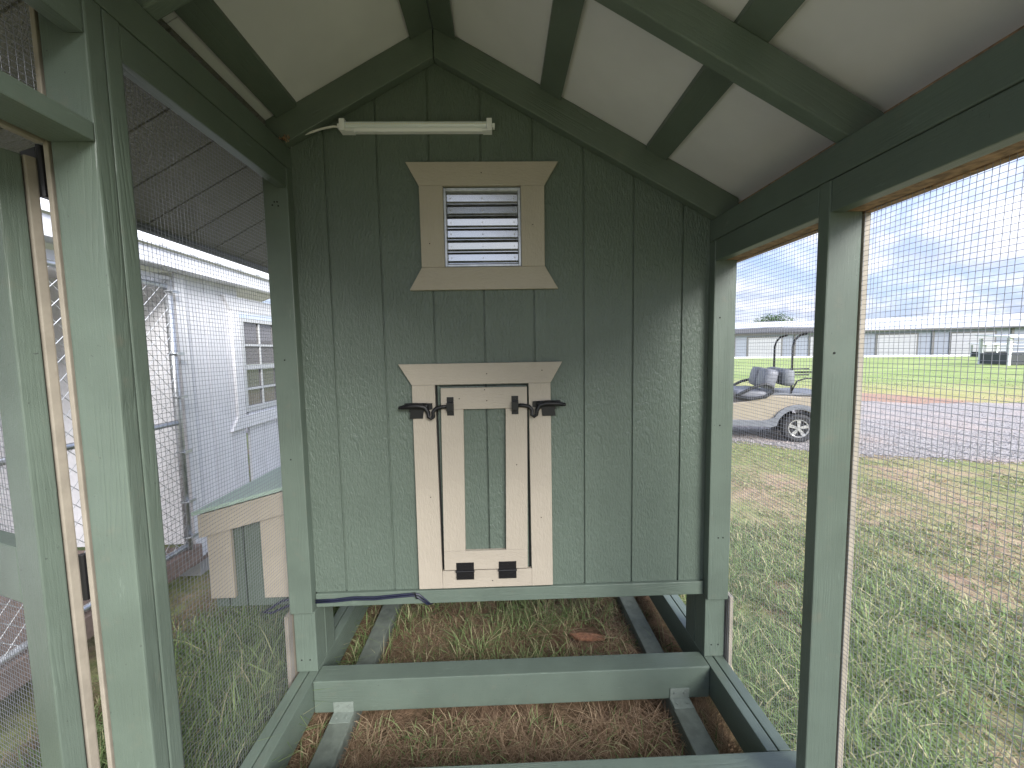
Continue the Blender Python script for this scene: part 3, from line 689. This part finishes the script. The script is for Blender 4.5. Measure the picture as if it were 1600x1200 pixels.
# ================================================================== shed behind the left side
SX = -2.05
shed = empty('storage_shed', (-2.7, 4.6, ZG)); tag(shed, 'pale lavender grey shed with white metal roof, beside the run', 'shed')
shed.location = (0, 0, 0)
def sb(name, x0, x1, y0, y1, z0, z1, m, bev=.002, par=None): return board(name, x0, x1, y0, y1, z0, z1, m, par or shed, bev)
WY0, WY1, WZ0, WZ1 = 3.31, 4.07, -.455, .165
y = 2.70-.0+.0; g = 2.745
ys = [2.692]+[g+.2035*k for k in range(20)]
for a, c_ in zip(ys[:-1], ys[1:]):
    y0, y1 = a+.004, c_-.004
    if y1 < WY0 or y0 > WY1: sb('siding_plank', SX-.012, SX, y0, y1, -1.35, .53, 'shed_siding', .001)
    else:
        if y0 < WY0 < y1: sb('siding_plank', SX-.012, SX, y0, WY0, -1.35, .53, 'shed_siding', .001)
        elif y0 < WY1 < y1: sb('siding_plank', SX-.012, SX, WY1, y1, -1.35, .53, 'shed_siding', .001)
        else: sb('siding_plank', SX-.012, SX, y0, y1, -1.35, WZ0, 'shed_siding', .001)
    sb('groove_strip', SX-.016, SX-.009, c_-.0038, c_+.0038, -1.35, (WZ0 if WY0 < c_ < WY1 else .53), 'shed_siding', 0)
sb('corner_trim', SX-.002, SX+.016, 2.675, 2.76, -1.345, .525, 'shed_trim')
b = MB()
for zf_, x_ in ((.528, SX+.10),): b.box(SX+.001, SX+.10, -2.0, 7.2, .528, .545); b.box(SX+.101, SX+.118, -2.0, 7.2, .528, .62)
obj('fascia', b, 'shed_trim', shed)
# roof: ribbed metal, eave to ridge
def rz_(x): return .632+.4*(SX+.14-x)
b = MB(); b.prism([(SX+.14, rz_(SX+.14)), (SX-1.28, rz_(SX-1.28)), (SX-1.28, rz_(SX-1.28)-.006), (SX+.14, rz_(SX+.14)-.006)], -2.0, 7.2)
b.prism([(SX-1.281, rz_(SX-1.28)), (SX-2.7, rz_(SX+.14)), (SX-2.7, rz_(SX+.14)-.006), (SX-1.281, rz_(SX-1.28)-.006)], -2.0, 7.2)
rf = obj('roof', b, 'roof_white', shed)
yy = -1.9
while yy < 7.2:
    b = MB(); p = [(yy-.035, 0), (yy-.014, .019), (yy+.014, .019), (yy+.035, 0)]
    vs = [(SX+.142, a, rz_(SX+.142)+q) for a, q in p]+[(SX-1.28, a, rz_(SX-1.28)+q) for a, q in p]
    b.add(vs, [(0, 1, 2, 3), (7, 6, 5, 4), (0, 4, 5, 1), (1, 5, 6, 2), (2, 6, 7, 3), (3, 7, 4, 0)])
    obj('roof_rib', b, 'roof_white', rf); yy += .229
# window
wn = empty('window', (SX, 3.69, -.15), parent=shed)
def wb(name, x0, x1, y0, y1, z0, z1, m, bev=.002): return board(name, x0-SX, x1-SX, y0-3.69, y1-3.69, z0+.15, z1+.15, m, wn, bev)
def wpoly(name, poly, x0, x1, m):
    b = MB(); b.prism([(a-3.69, q+.15) for a, q in poly], x0-SX, x1-SX, 'X'); return obj(name, b, m, wn, .002)
wpoly('trim_board', [(3.12, .455), (4.26, .455), (4.18, .345), (3.20, .345)], SX+.001, SX+.02, 'shed_trim')
wpoly('trim_board', [(3.12, -.575), (4.26, -.575), (4.18, -.475), (3.20, -.475)], SX+.001, SX+.02, 'shed_trim')
wb('trim_board', SX+.001, SX+.02, 3.205, 3.295, -.4745, .3445, 'shed_trim'); wb('trim_board', SX+.001, SX+.02, 4.085, 4.175, -.4745, .3445, 'shed_trim')
fz = .3
b = MB()
for y0, y1, z0, z1 in ((3.31, 3.345, -.45, fz), (4.035, 4.07, -.45, fz), (3.346, 4.034, fz-.03, fz), (3.346, 4.034, -.45, -.41)): b.box(SX-.02-SX, .016, y0-3.69, y1-3.69, z0+.15, z1+.15)
obj('frame', b, 'coop_white', wn, .001)
wb('sash_rail', SX-.012, SX+.010, 3.346, 4.034, -.115, -.075, 'coop_white')
for z in (.085, -.27): wb('muntin', SX-.006, SX+.006, 3.346, 4.034, z-.009, z+.009, 'coop_white')
for yv in (3.575, 3.805):
    for z0, z1 in ((-.074, .0755), (.0945, .269), (-.409, -.28), (-.26, -.116)): wb('muntin', SX-.006, SX+.006, yv-.009, yv+.009, z0, z1, 'coop_white')
for z0, z1 in ((-.074, .269), (-.409, -.116)): wb('pane', SX-.010, SX-.0075, 3.347, 4.033, z0, z1, 'window_glass', 0)
# skid, deck and the recessed porch turned into a kennel
sb('skid', SX-.02, SX+.05, -2.0, 2.686, -1.345, -1.235, 'brown_board', .004)
sb('skid', SX-.10, SX-.02, 2.69, 7.1, -1.40, -1.352, 'brown_board', .004)
for k in range(36): sb('deck_board', SX-.021-.0-.78, SX-.0215, -.9+k*.0985, -.9+k*.0985+.093, -1.265, -1.238, 'brown_board', .002)
for k in range(24):
    b0 = -2.0+k*.2035
    if b0+.2 < 2.69: sb('siding_plank', SX-.812, SX-.80, b0+.003, b0+.2, -1.235, .55, 'shed_siding', .001)
for k in range(4): sb('siding_plank', SX-.79+k*.195, SX-.79+k*.195+.19, 2.68, 2.692, -1.235, .53, 'shed_siding', .001)
sb('porch_beam', SX-.06, SX+.0, -2.0, 2.67, .42, .50, 'shed_trim')
sb('porch_ceiling', SX-.80, SX-.061, -2.0, 2.67, .50, .512, 'shed_trim', 0)
for k in range(9): sb('cinder_block', SX-.28, SX-.10, 2.85+k*.5, 3.25+k*.5, ZG-.01, -1.401, 'shed_dark', .004)
# chain link panels across the porch
kn = empty('chain_link_gate', (SX+.02, 1.4, ZG)); tag(kn, 'galvanized chain link panels with pipe rails across the shed porch', 'chain link gate')
b0 = kn.location
def kt(name, pts, r, par=kn, m='galvanized', n=8):
    q = MB(); q.tube([Vector(p)-b0 for p in pts], r, n); return obj(name, q, m, par, 0, True)
KX = SX+.03
for y in (2.60, 1.32, 1.26, -.02, -.08): kt('frame_post', [(KX, y, -1.235), (KX, y, .47)], .0215 if y > 2.5 else .017)
for y0, y1 in ((1.34, 2.58), (.0, 1.24), (-1.3, -.10)):
    for z in (.43, -.41, -1.20): kt('rail', [(KX, y0, z), (KX, y1, z)], .0165)
    q = MB(); s = .0855; nd = int((1.64+(y1-y0))/s)+2
    for fam in (1, -1):
        for i in range(-nd, nd*2):
            # line y = yy + fam*(z-z0), clipped to the panel
            pts = []
            zA, zB = -1.2, .47
            yy0 = y0+i*s
            za, zb2 = zA, zB
            f = lambda z: yy0+fam*(z-zA)
            lo, hi = (y0-yy0)*fam+zA, (y1-yy0)*fam+zA
            za, zb2 = max(zA, min(lo, hi)), min(zB, max(lo, hi))
            if zb2-za < .03: continue
            m_ = max(2, int((zb2-za)/(s/2))+1); zs = np.linspace(za, zb2, m_)
            q.tube([Vector((KX+.006+fam*.0022, f(z), z))-b0 for z in zs], .0019, 4, False)
    o = obj('chain_link', q, 'chain_wire', kn); o['kind'] = 'stuff'
for z in (.40, .02, -.25, -.60, -.92, -1.15):
    q = MB(); q.tube([Vector((KX+.026*math.cos(a), 2.60+.026*math.sin(a), z))-b0 for a in np.linspace(0, 6.28, 13)], .005, 6, False); q.box(KX-b0.x+.02, KX-b0.x+.032, 2.60-b0.y-.005, 2.60-b0.y+.05, z-b0.z-.009, z-b0.z+.009); obj('tension_band', q, 'galvanized', kn)

# ================================================================== golf cart
def golf_cart():
    g = empty('golf_cart', (4.236, 7.21, ZG), R_(-20)); tag(g, 'tan golf cart with dark canopy and grey seats parked on the gravel', 'golf cart')
    # local: x to the rear (right in view), y away from the camera, z up; rear axle at x=.80, front axle at x=-.88
    W2 = .58
    def side(name, poly, y0, y1, m, bev=.012, sm=False):
        b = MB(); b.prism(poly, y0, y1); return obj(name, b, m, g, bev, sm)
    arch = [(.80+.30*math.cos(a), .235+.30*math.sin(a)) for a in np.linspace(math.pi*.98, .05, 12)]
    body = [(-.30, .30), (.44, .30)]+[p for p in arch if p[1] > .30]+[(1.12, .30), (1.22, .42), (1.25, .66), (1.10, .74), (.62, .76), (.30, .76), (.12, .67), (-.18, .62), (-.34, .50)]
    side('rear_body', body, -W2+.03, W2-.03, 'cart_tan', .02)
    flare = [(-.75, .255), (.34, .245), (.40, .235)]+[(.80+.31*math.cos(a), .235+.31*math.sin(a)) for a in np.linspace(math.pi*.97, .1, 14)]+[(1.16, .30), (1.12, .36)]+[(.80+.385*math.cos(a), .235+.385*math.sin(a)) for a in np.linspace(.25, math.pi*.86, 14)]+[(.36, .36), (.28, .345), (-.75, .345)]
    side('fender_trim', flare, -W2-.015, -W2+.029, 'cart_grey', .006); side('fender_trim', flare, W2-.029, W2+.015, 'cart_grey', .006)
    cowl = [(-1.28, .30), (-1.20, .30), (-1.17, .46), (-.92, .57), (-.70, .46), (-.62, .32), (-.50, .32), (-.52, .60), (-.62, .84), (-.72, .88), (-1.05, .80), (-1.28, .60)]
    side('front_cowl', cowl, -W2+.03, W2-.03, 'cart_tan', .02)
    side('floor', [(-.62, .27), (.20, .27), (.20, .31), (-.62, .31)], -W2+.05, W2-.05, 'cart_black')
    side('dashboard', [(-.60, .80), (-.46, .76), (-.40, .84), (-.48, .93), (-.62, .90)], -W2+.05, W2-.05, 'cart_black')
    b = MB(); b.box(.28, 1.22, -.50, .50, .762, .80); obj('rear_tray', b, 'cart_grey', g, .012)
    b = MB(); b.box(-.10, .36, -.53, .53, .70, .83); obj('seat_cushion', b, 'seat_vinyl', g, .045, True)
    # front backrest leaning back, then the rear seat back: fat rolled cushions
    for nm, cx, cz, w, h, tilt, m in (('backrest', .40, 1.02, .20, .34, .22, 'seat_vinyl'), ('rear_backrest', .66, 1.05, .18, .28, -.05, 'cart_grey')):
        for yy0, yy1 in ((-.54, -.02), (.02, .54)):
            b = MB(); b.box(-w/2, w/2, yy0, yy1, -h/2, h/2); o = obj(nm, b, m, g, .07, True); o.location = (cx, 0, cz); o.rotation_euler.y = tilt
    for yv in (-.56, .56):
        b = MB()
        b.tube([(-.12, yv, .74), (.0, yv, .81), (.18, yv, .91), (.32, yv, .95), (.42, yv, .91), (.43, yv, .82), (.33, yv, .74), (.12, yv, .70), (-.12, yv, .74)], .026, 8)
        obj('armrest', b, 'cart_black', g, 0, True)
    for yv in (-.50, .50):
        for (x0, x1) in ((.70, .86),):
            b = MB(); b.tube([(x0, yv, .80), (x0-.0, yv, 1.55), (x0+.03, yv, 1.66), (x0+.09, yv, 1.73), (x0+.20, yv, 1.76)], .017, 8); obj('canopy_strut', b, 'cart_black', g, 0, True)
        b = MB(); b.tube([(-.72, yv, .86), (-.50, yv, 1.76)], .016, 8); obj('canopy_strut', b, 'cart_black', g)
        b = MB(); b.tube([(.70, yv, .82), (.78, yv, 1.0), (.90, yv, 1.04), (1.25, yv, 1.04)], .013, 8); b.tube([(.74, yv, 1.14), (1.25, yv, 1.15)], .013, 8); obj('grab_rail', b, 'cart_black', g, 0, True)
    b = MB(); b.prism([(-.80, 1.775), (1.10, 1.775), (1.15, 1.80), (1.10, 1.85), (.3, 1.875), (-.75, 1.85), (-.84, 1.80)], -.62, .62); obj('canopy', b, 'cart_roof', g, .02)
    b = MB(); b.tube([(-.42+.0+.19*math.cos(a)*.5, -.25+.19*math.sin(a), .98+.19*math.cos(a)*.85) for a in np.linspace(0, 6.28, 25)], .013, 8, False); b.tube([(-.55, -.25, .82), (-.42, -.25, .98)], .018, 8); obj('steering_wheel', b, 'cart_black', g, 0, True)
    b = MB(); b.cyl((.80, -.50, .235), (.80, .50, .235), .035, 10); b.cyl((-.88, -.5, .235), (-.88, .5, .235), .025, 10); b.box(.50, 1.1, -.40, .40, .20, .30); obj('axle', b, 'cart_black', g)
    for wx in (.80, -.88):
        for sy in (-1, 1):
            w = empty('wheel', (wx, sy*.50, .235), parent=g)
            b = MB(); prof = [(.148, -.09), (.20, -.098), (.226, -.082), (.235, -.05), (.235, .05), (.226, .082), (.20, .098), (.148, .09)]; n = 32
            vs = [(r*math.cos(2*math.pi*k/n), yv, r*math.sin(2*math.pi*k/n)) for k in range(n) for r, yv in prof]; m = len(prof)
            fs = [(k*m+j, k*m+(j+1) % m, ((k+1) % n)*m+(j+1) % m, ((k+1) % n)*m+j) for k in range(n) for j in range(m)]
            b.add(vs, fs)
            for k in range(32):
                a = 2*math.pi*k/32; ca, sa = math.cos(a), math.sin(a); i0 = len(b.v); b.box(.232, .242, -.06+.02*(k % 2), .04+.02*(k % 2), -.012, .012)
                b.v = b.v[:i0]+[(x*ca-z*sa, y, x*sa+z*ca) for x, y, z in b.v[i0:]]
            obj('tyre', b, 'rubber', w)
            b = MB(); yo = sy*.078
            rp = [(.150, .0), (.150, .012), (.135, .012), (.128, 0)]
            vs = [(r*math.cos(2*math.pi*k/n), sy*(.075+q_), r*math.sin(2*math.pi*k/n)) for k in range(n) for r, q_ in rp]; m = 4
            b.add(vs, [(k*m+j, k*m+(j+1) % m, ((k+1) % n)*m+(j+1) % m, ((k+1) % n)*m+j) for k in range(n) for j in range(m)])
            for k in range(5):
                a = 2*math.pi*k/5+.3; i0 = len(b.v); b.prism([(.02, -.018), (.135, -.028), (.135, .028), (.02, .018)], sy*.070, sy*.080); ca, sa = math.cos(a), math.sin(a)
                b.v = b.v[:i0]+[(x*ca-z*sa, y, x*sa+z*ca) for x, y, z in b.v[i0:]]
            b.cyl((0, sy*.068, 0), (0, sy*.088, 0), .032, 14)
            obj('rim', b, 'rim_silver', w)
            b = MB(); b.cyl((0, sy*.05, 0), (0, sy*.062, 0), .146, 24); obj('brake_drum', b, 'cart_black', w)
golf_cart()

# ================================================================== long building across the field
P0, P1 = Vector((18, 62, 0)), Vector((86, 36.2, 0)); dv = (P1-P0).normalized(); LB = (P1-P0).length
lb = empty('storage_building', (P0.x, P0.y, ZG), math.atan2(dv.y, dv.x)); tag(lb, 'long low grey blue metal building with white roof across the field', 'building')
b = MB(); b.box(0, LB, 0, 22, 0, 3.28); obj('wall', b, 'far_wall', lb)
b = MB(); b.prism([(-.5, 3.29), (-.5, 3.44), (11, 5.5), (22.5, 3.44), (22.5, 3.29)], -.4, LB+.4, 'X'); obj('roof', b, 'far_roof', lb)
b = MB(); b.box(-.4, LB+.4, -.56, -.505, 3.27, 3.46); obj('gutter', b, 'far_trim', lb)
xx = 3.0; i = 0
while xx < LB-6:
    f = MB(); f.box(xx-.18, xx+3.9+.18, -.06, -.02, 0, 2.95); d_ = obj('door', f, 'far_trim', lb)
    for r_ in range(4):
        f = MB(); f.box(xx, xx+3.9, -.09, -.065, .02+r_*.69, .02+r_*.69+.675); obj('door_panel', f, 'far_door', d_)
    f = MB(); f.box(xx+5.35, xx+5.6, -.10, -.02, 0, 3.26); obj('downpipe', f, 'far_trim', lb)
    xx += 7.2
b = MB(); b.box(0, LB, -.13, -.005, -.05, .22); obj('base_course', b, 'shed_trim', lb)
def far_coop(x, y, s, rz, label):
    o = empty('portable_coop', (x, y, ZG), rz); tag(o, label, 'animal shelter', 'white framed animal shelters in the field')
    w, d, h = 3.6*s, 2.4*s, 2.05*s
    for px, py in ((0, 0), (w, 0), (w, d), (0, d), (w/2, 0), (w/2, d)):
        b = MB(); b.box(px-.07, px+.07, py-.07, py+.07, 0, h); obj('post', b, 'coop_white', o)
    for x0, x1 in ((.08, w/2-.08), (w/2+.08, w-.08)):
        for r_ in range(4):
            b = MB(); b.box(x0, x1, -.03, .02, .05+r_*.22*s, .05+r_*.22*s+.205*s); obj('slat', b, 'coop_dark', o)
        for r_ in range(4):
            z = (1.0+r_*.26)*s; b = MB(); b.box(x0, x1, -.02, .02, z, z+.05); obj('upper_rail', b, 'coop_white', o)
    b = MB(); b.box(-.04, .02, .08, d-.08, .05, .9*s); b.box(w-.02, w+.04, .08, d-.08, .05, .9*s); b.box(.08, w-.08, d-.02, d+.02, .05, .9*s); obj('side_panel', b, 'coop_dark', o)
    b = MB(); b.prism([(-.25, h), (d+.25, h+.22*s), (d+.25, h+.32*s), (-.25, h+.1)], -.2, w+.2, 'X'); obj('roof', b, 'coop_white', o)
far_coop(34.7, 27, .92, R_(-14), 'larger white framed shelter with dark slatted base, nearest of those in the field')
far_coop(53.0, 43.6, .66, R_(-18), 'small distant white shelter with dark base just left of the larger one')

# ================================================================== far tree
def tree(x, y, h, cr, seed, label, nleaf=5000):
    rg = np.random.default_rng(seed); rd = random.Random(seed)
    o = empty('tree', (x, y, ZG)); tag(o, label, 'tree')
    b = MB(); b.tube([(0, 0, -.1), (.05, 0, h*.3), (-.05, .05, h*.6), (0, 0, h*.85)], [h*.03, h*.024, h*.016, h*.006], 8)
    tips = []
    for i in range(14):
        a = rd.uniform(0, 6.28); z0 = h*rd.uniform(.35, .7); L = cr*rd.uniform(.55, 1.0); z1 = min(h*.98, z0+L*rd.uniform(.3, .9))
        p = [(0, 0, z0), (math.cos(a)*L*.5, math.sin(a)*L*.5, z0+(z1-z0)*.6), (math.cos(a)*L, math.sin(a)*L, z1)]
        b.tube(p, [h*.012, h*.007, h*.002], 5); tips.append(p[2]); tips.append(p[1])
    tips.append((0, 0, h*.92)); obj('trunk', b, 'bark', o)
    n = nleaf; tp = np.array(tips)[rg.integers(0, len(tips), n)]; P = tp+rg.normal(0, cr*.19, (n, 3))*np.array([1, 1, .7])
    s = rg.uniform(.08, .2, n)[:, None, None]*h/9; q = rg.normal(0, 1, (n, 3, 3)); V = (P[:, None]+q*s).reshape(-1, 3)
    T = np.arange(n*3).reshape(-1, 3)
    c = np_mesh('crown', V, T, {'tone': np.repeat(rg.uniform(0, 1, n), 3)}, 'tree_leaf'); c.parent = o; c['kind'] = 'stuff'
tree(57, 84, 7.6, 3.4, 3, 'lone bushy green tree whose crown rises behind the long roof')

# ================================================================== grass and straw
def blades(name, X, Y, H, Wd, lean, tone, dry, m, z0=None, az=None):
    N = len(X); an = rng.uniform(0, 2*np.pi, N) if az is None else az; sa = an+rng.normal(0, .5, N)
    k = np.array([0, .4, .75, 1.0]); n = 4
    if z0 is None: z0 = np.full(N, ZG-.004)
    bend = lean[:, None]*H[:, None]*k[None]**1.8
    up = H[:, None]*(k[None]-.42*np.clip(lean, 0, 1.5)[:, None]*k[None]**2.4)
    cx = X[:, None]+bend*np.cos(an)[:, None]; cy = Y[:, None]+bend*np.sin(an)[:, None]; cz = z0[:, None]+np.maximum(up, .004)
    wx = -np.sin(sa)[:, None]*Wd[:, None]*(1-k[None]**2*.95)*.5; wy = np.cos(sa)[:, None]*Wd[:, None]*(1-k[None]**2*.95)*.5
    V = np.zeros((N, 7, 3))
    for i in range(3):
        V[:, 2*i, 0] = cx[:, i]-wx[:, i]; V[:, 2*i, 1] = cy[:, i]-wy[:, i]; V[:, 2*i, 2] = cz[:, i]
        V[:, 2*i+1, 0] = cx[:, i]+wx[:, i]; V[:, 2*i+1, 1] = cy[:, i]+wy[:, i]; V[:, 2*i+1, 2] = cz[:, i]
    V[:, 6, 0] = cx[:, 3]; V[:, 6, 1] = cy[:, 3]; V[:, 6, 2] = cz[:, 3]
    F = np.array([(0, 1, 3), (0, 3, 2), (2, 3, 5), (2, 5, 4), (4, 5, 6)])
    T = (F[None]+7*np.arange(N)[:, None, None]).reshape(-1, 3)
    o = np_mesh(name, V.reshape(-1, 3), T, {'tone': np.repeat(tone, 7), 'dry': np.repeat(dry, 7)}, m)
    o.data.polygons.foreach_set('use_smooth', [True]*len(o.data.polygons))
    return o
# cheap value noise
GN = rng.uniform(0, 1, (64, 64))
def vn(x, y, s):
    u, v = x*s+100, y*s+100; i, j = np.floor(u).astype(int), np.floor(v).astype(int); fu, fv = u-i, v-j
    fu = fu*fu*(3-2*fu); fv = fv*fv*(3-2*fv); g = lambda a, b: GN[a % 64, b % 64]
    return (g(i, j)*(1-fu)+g(i+1, j)*fu)*(1-fv)+(g(i, j+1)*(1-fu)+g(i+1, j+1)*fu)*fv
def blocked(X, Y):
    k = np.zeros(len(X), bool)
    for a, b_ in ((-.73, -.622), (.68, .785), (XLo+.0, XL+.005), (XR-.005, XRo)): k |= (X > a) & (X < b_) & (Y < YB)
    for a, b_ in ((1.60, 1.705), (1.142, 1.245), (2.835, 2.935)): k |= (Y > a) & (Y < b_) & (X > XLo) & (X < XRo)
    k |= (X < SX+.08) & (Y < 2.75)
    k |= (X < SX-.02)
    k |= (np.hypot(X-.45, Y-2.07) < .11)
    return k
def scatter(n, x0, x1, y0, y1, dens):
    X = rng.uniform(x0, x1, n); Y = rng.uniform(y0, y1, n); k = (rng.uniform(0, 1, n) < dens(X, Y)) & ~blocked(X, Y); return X[k], Y[k]
def tufts(X, Y, k, spread):
    # every scattered root becomes a clump of k blades leaning outwards
    n = len(X); a = rng.uniform(0, 2*np.pi, (n, k)); rr = np.abs(rng.normal(0, spread, (n, k)))
    x = (X[:, None]+rr*np.cos(a)).ravel(); y = (Y[:, None]+rr*np.sin(a)).ravel(); a = (a+rng.normal(0, .5, a.shape)).ravel()
    t_ = np.repeat(rng.uniform(0, 1, n), k); s_ = np.repeat(rng.uniform(.45, 1.15, n), k)
    q = ~blocked(x, y); return x[q], y[q], a[q], t_[q], s_[q]
# left outside, lush beside the run
def dl(X, Y): return np.clip((X+2.0)/.55, .06, 1)*np.clip(1.25-vn(X, Y, 3)*.7, 0, 1)
X, Y = scatter(5200, -2.0, -.93, .6, 4.6, dl); X, Y, A, TN, SZ = tufts(X, Y, 9, .02); n = len(X); v = vn(X, Y, 4)
H = rng.uniform(.10, .34, n)*SZ*(.45+.7*v)*np.clip((X+2.15)/.7, .35, 1)
g = blades('grass', X, Y, H, rng.uniform(.003, .0095, n), rng.uniform(.25, 1.5, n), np.clip(.6*TN+rng.uniform(-.1, .5, n), 0, 1), (rng.uniform(0, 1, n) < .13)*rng.uniform(.4, 1, n), 'grass_blade', az=A)
tag(g, 'tall green grass growing outside the left of the run', 'grass', kind='stuff')
# under the coop and inside the run
def di(X, Y):
    gr = np.where(Y > 1.65, np.clip(1.05-1.3*np.clip(X-.15, 0, 1)+.6*np.clip(Y-2.2, 0, 1), .1, 1), np.clip(.35-.25*X, .06, .6))
    return gr*np.clip(.1+1.5*vn(X, Y, 7), 0, 1)
X, Y = scatter(42000, -.9, .96, .9, 4.4, di); n = len(X)
H = rng.uniform(.04, .17, n)*(.5+.8*vn(X, Y, 6)); H = np.where((Y < 1.65), np.minimum(H, .085), H)
g = blades('grass', X, Y, H, rng.uniform(.003, .0065, n), rng.uniform(.25, 1.4, n), rng.uniform(0, 1, n), (rng.uniform(0, 1, n) < .3)*rng.uniform(.4, 1, n), 'grass_blade')
tag(g, 'short patchy green grass growing up under the coop floor frame', 'grass', kind='stuff')
X, Y = scatter(80000, -.9, .96, .8, 3.4, lambda x, y: np.clip(-.15+1.7*vn(x, y, 5), .08, 1)); n = len(X)
g = blades('straw', X, Y, rng.uniform(.025, .09, n), rng.uniform(.0015, .0036, n), rng.uniform(.9, 2.8, n), rng.uniform(0, 1, n)**1.3, np.zeros(n), 'straw', z0=ZG+rng.uniform(-.004, .02, n))
tag(g, 'dry tan straw matted on the red soil under the coop', 'straw', kind='stuff')
X, Y = scatter(42000, -2.3, -.9, .6, 4.4, lambda x, y: np.clip(.9-.3*(x+1.6), .25, 1)); n = len(X)
g = blades('straw', X, Y, rng.uniform(.02, .07, n), rng.uniform(.0015, .003, n), rng.uniform(1.0, 3.0, n), rng.uniform(0, 1, n), np.zeros(n), 'straw', z0=ZG+rng.uniform(-.004, .012, n))
tag(g, 'dry brown straw strewn between the run and the shed', 'straw', kind='stuff')
# right side lawn, thinning away from the run
def dr(X, Y):
    d = np.hypot(X-.9, Y-1.2); patch = vn(X, Y, 1.3)*.6+vn(X, Y, 4)*.4
    near = np.clip(1.25-(d-.3)/3.4, .16, 1)
    return near*np.clip((patch-.22+.35*np.clip(1.6-d, 0, 1))*2.4, .05, 1)*(Y < road_near(X)-.12)
X, Y = scatter(30000, .98, 6.2, .1, 5.8, dr); X2, Y2 = scatter(7000, .98, 2.8, .3, 3.4, dr); X3, Y3 = scatter(16000, 2.4, 7.5, 1.2, 6.4, lambda x, y: np.clip(vn(x, y, 1.7)*2-.7, .05, 1)*(y < road_near(x)-.15)); X2 = np.concatenate([X2, X3]); Y2 = np.concatenate([Y2, Y3]); X, Y, A, TN, SZ = tufts(np.concatenate([X, X2]), np.concatenate([Y, Y2]), 9, .022); k_ = X > .97; X, Y, A, TN, SZ = X[k_], Y[k_], A[k_], TN[k_], SZ[k_]
n = len(X); d = np.hypot(X-.9, Y-1.2)
v = vn(X, Y, 2.2)
H = rng.uniform(.04, .18, n)*SZ*(.3+.9*v)*np.clip(1.4-d/3.2, .3, 1.2)
g = blades('grass', X, Y, H, rng.uniform(.003, .0085, n)*(1+d*.08), rng.uniform(.25, 1.5, n), np.clip(.55*TN+rng.uniform(-.05, .5, n), 0, 1), (rng.uniform(0, 1, n) < np.clip(.2+.10*d, 0, .65))*rng.uniform(.3, 1, n), 'grass_blade', az=A)
tag(g, 'bright green and yellowing lawn grass outside the right of the run', 'grass', kind='stuff')
X, Y = scatter(90000, .96, 7.5, .1, 6.6, lambda x, y: np.clip(.8-.08*np.hypot(x, y), .1, 1)*(y < road_near(x)-.05)); n = len(X); d = np.hypot(X-.9, Y-1.2)
g = blades('straw', X, Y, rng.uniform(.02, .07, n), rng.uniform(.0018, .0035, n)*(1+.15*d), rng.uniform(.8, 2.6, n), rng.uniform(.2, 1, n), np.zeros(n), 'straw', z0=ZG+rng.uniform(-.004, .014, n))
tag(g, 'dead tan grass scattered through the right lawn', 'dry grass', kind='stuff')
# far verge beyond the gravel
def dv_(X, Y): return np.clip(vn(X, Y, .7)*1.5-.45, .03, 1)*(Y > road_far(X)+.1)
X, Y = scatter(60000, 4, 26, 8, 22, dv_); n = len(X)
g = blades('grass', X, Y, rng.uniform(.02, .07, n), rng.uniform(.006, .014, n), rng.uniform(.3, 1.2, n), rng.uniform(.3, 1, n), (rng.uniform(0, 1, n) < .5)*rng.uniform(.3, .9, n), 'grass_blade')
tag(g, 'rough yellow green grass on the far side of the gravel drive', 'grass', kind='stuff')
bpy.context.view_layer.update()
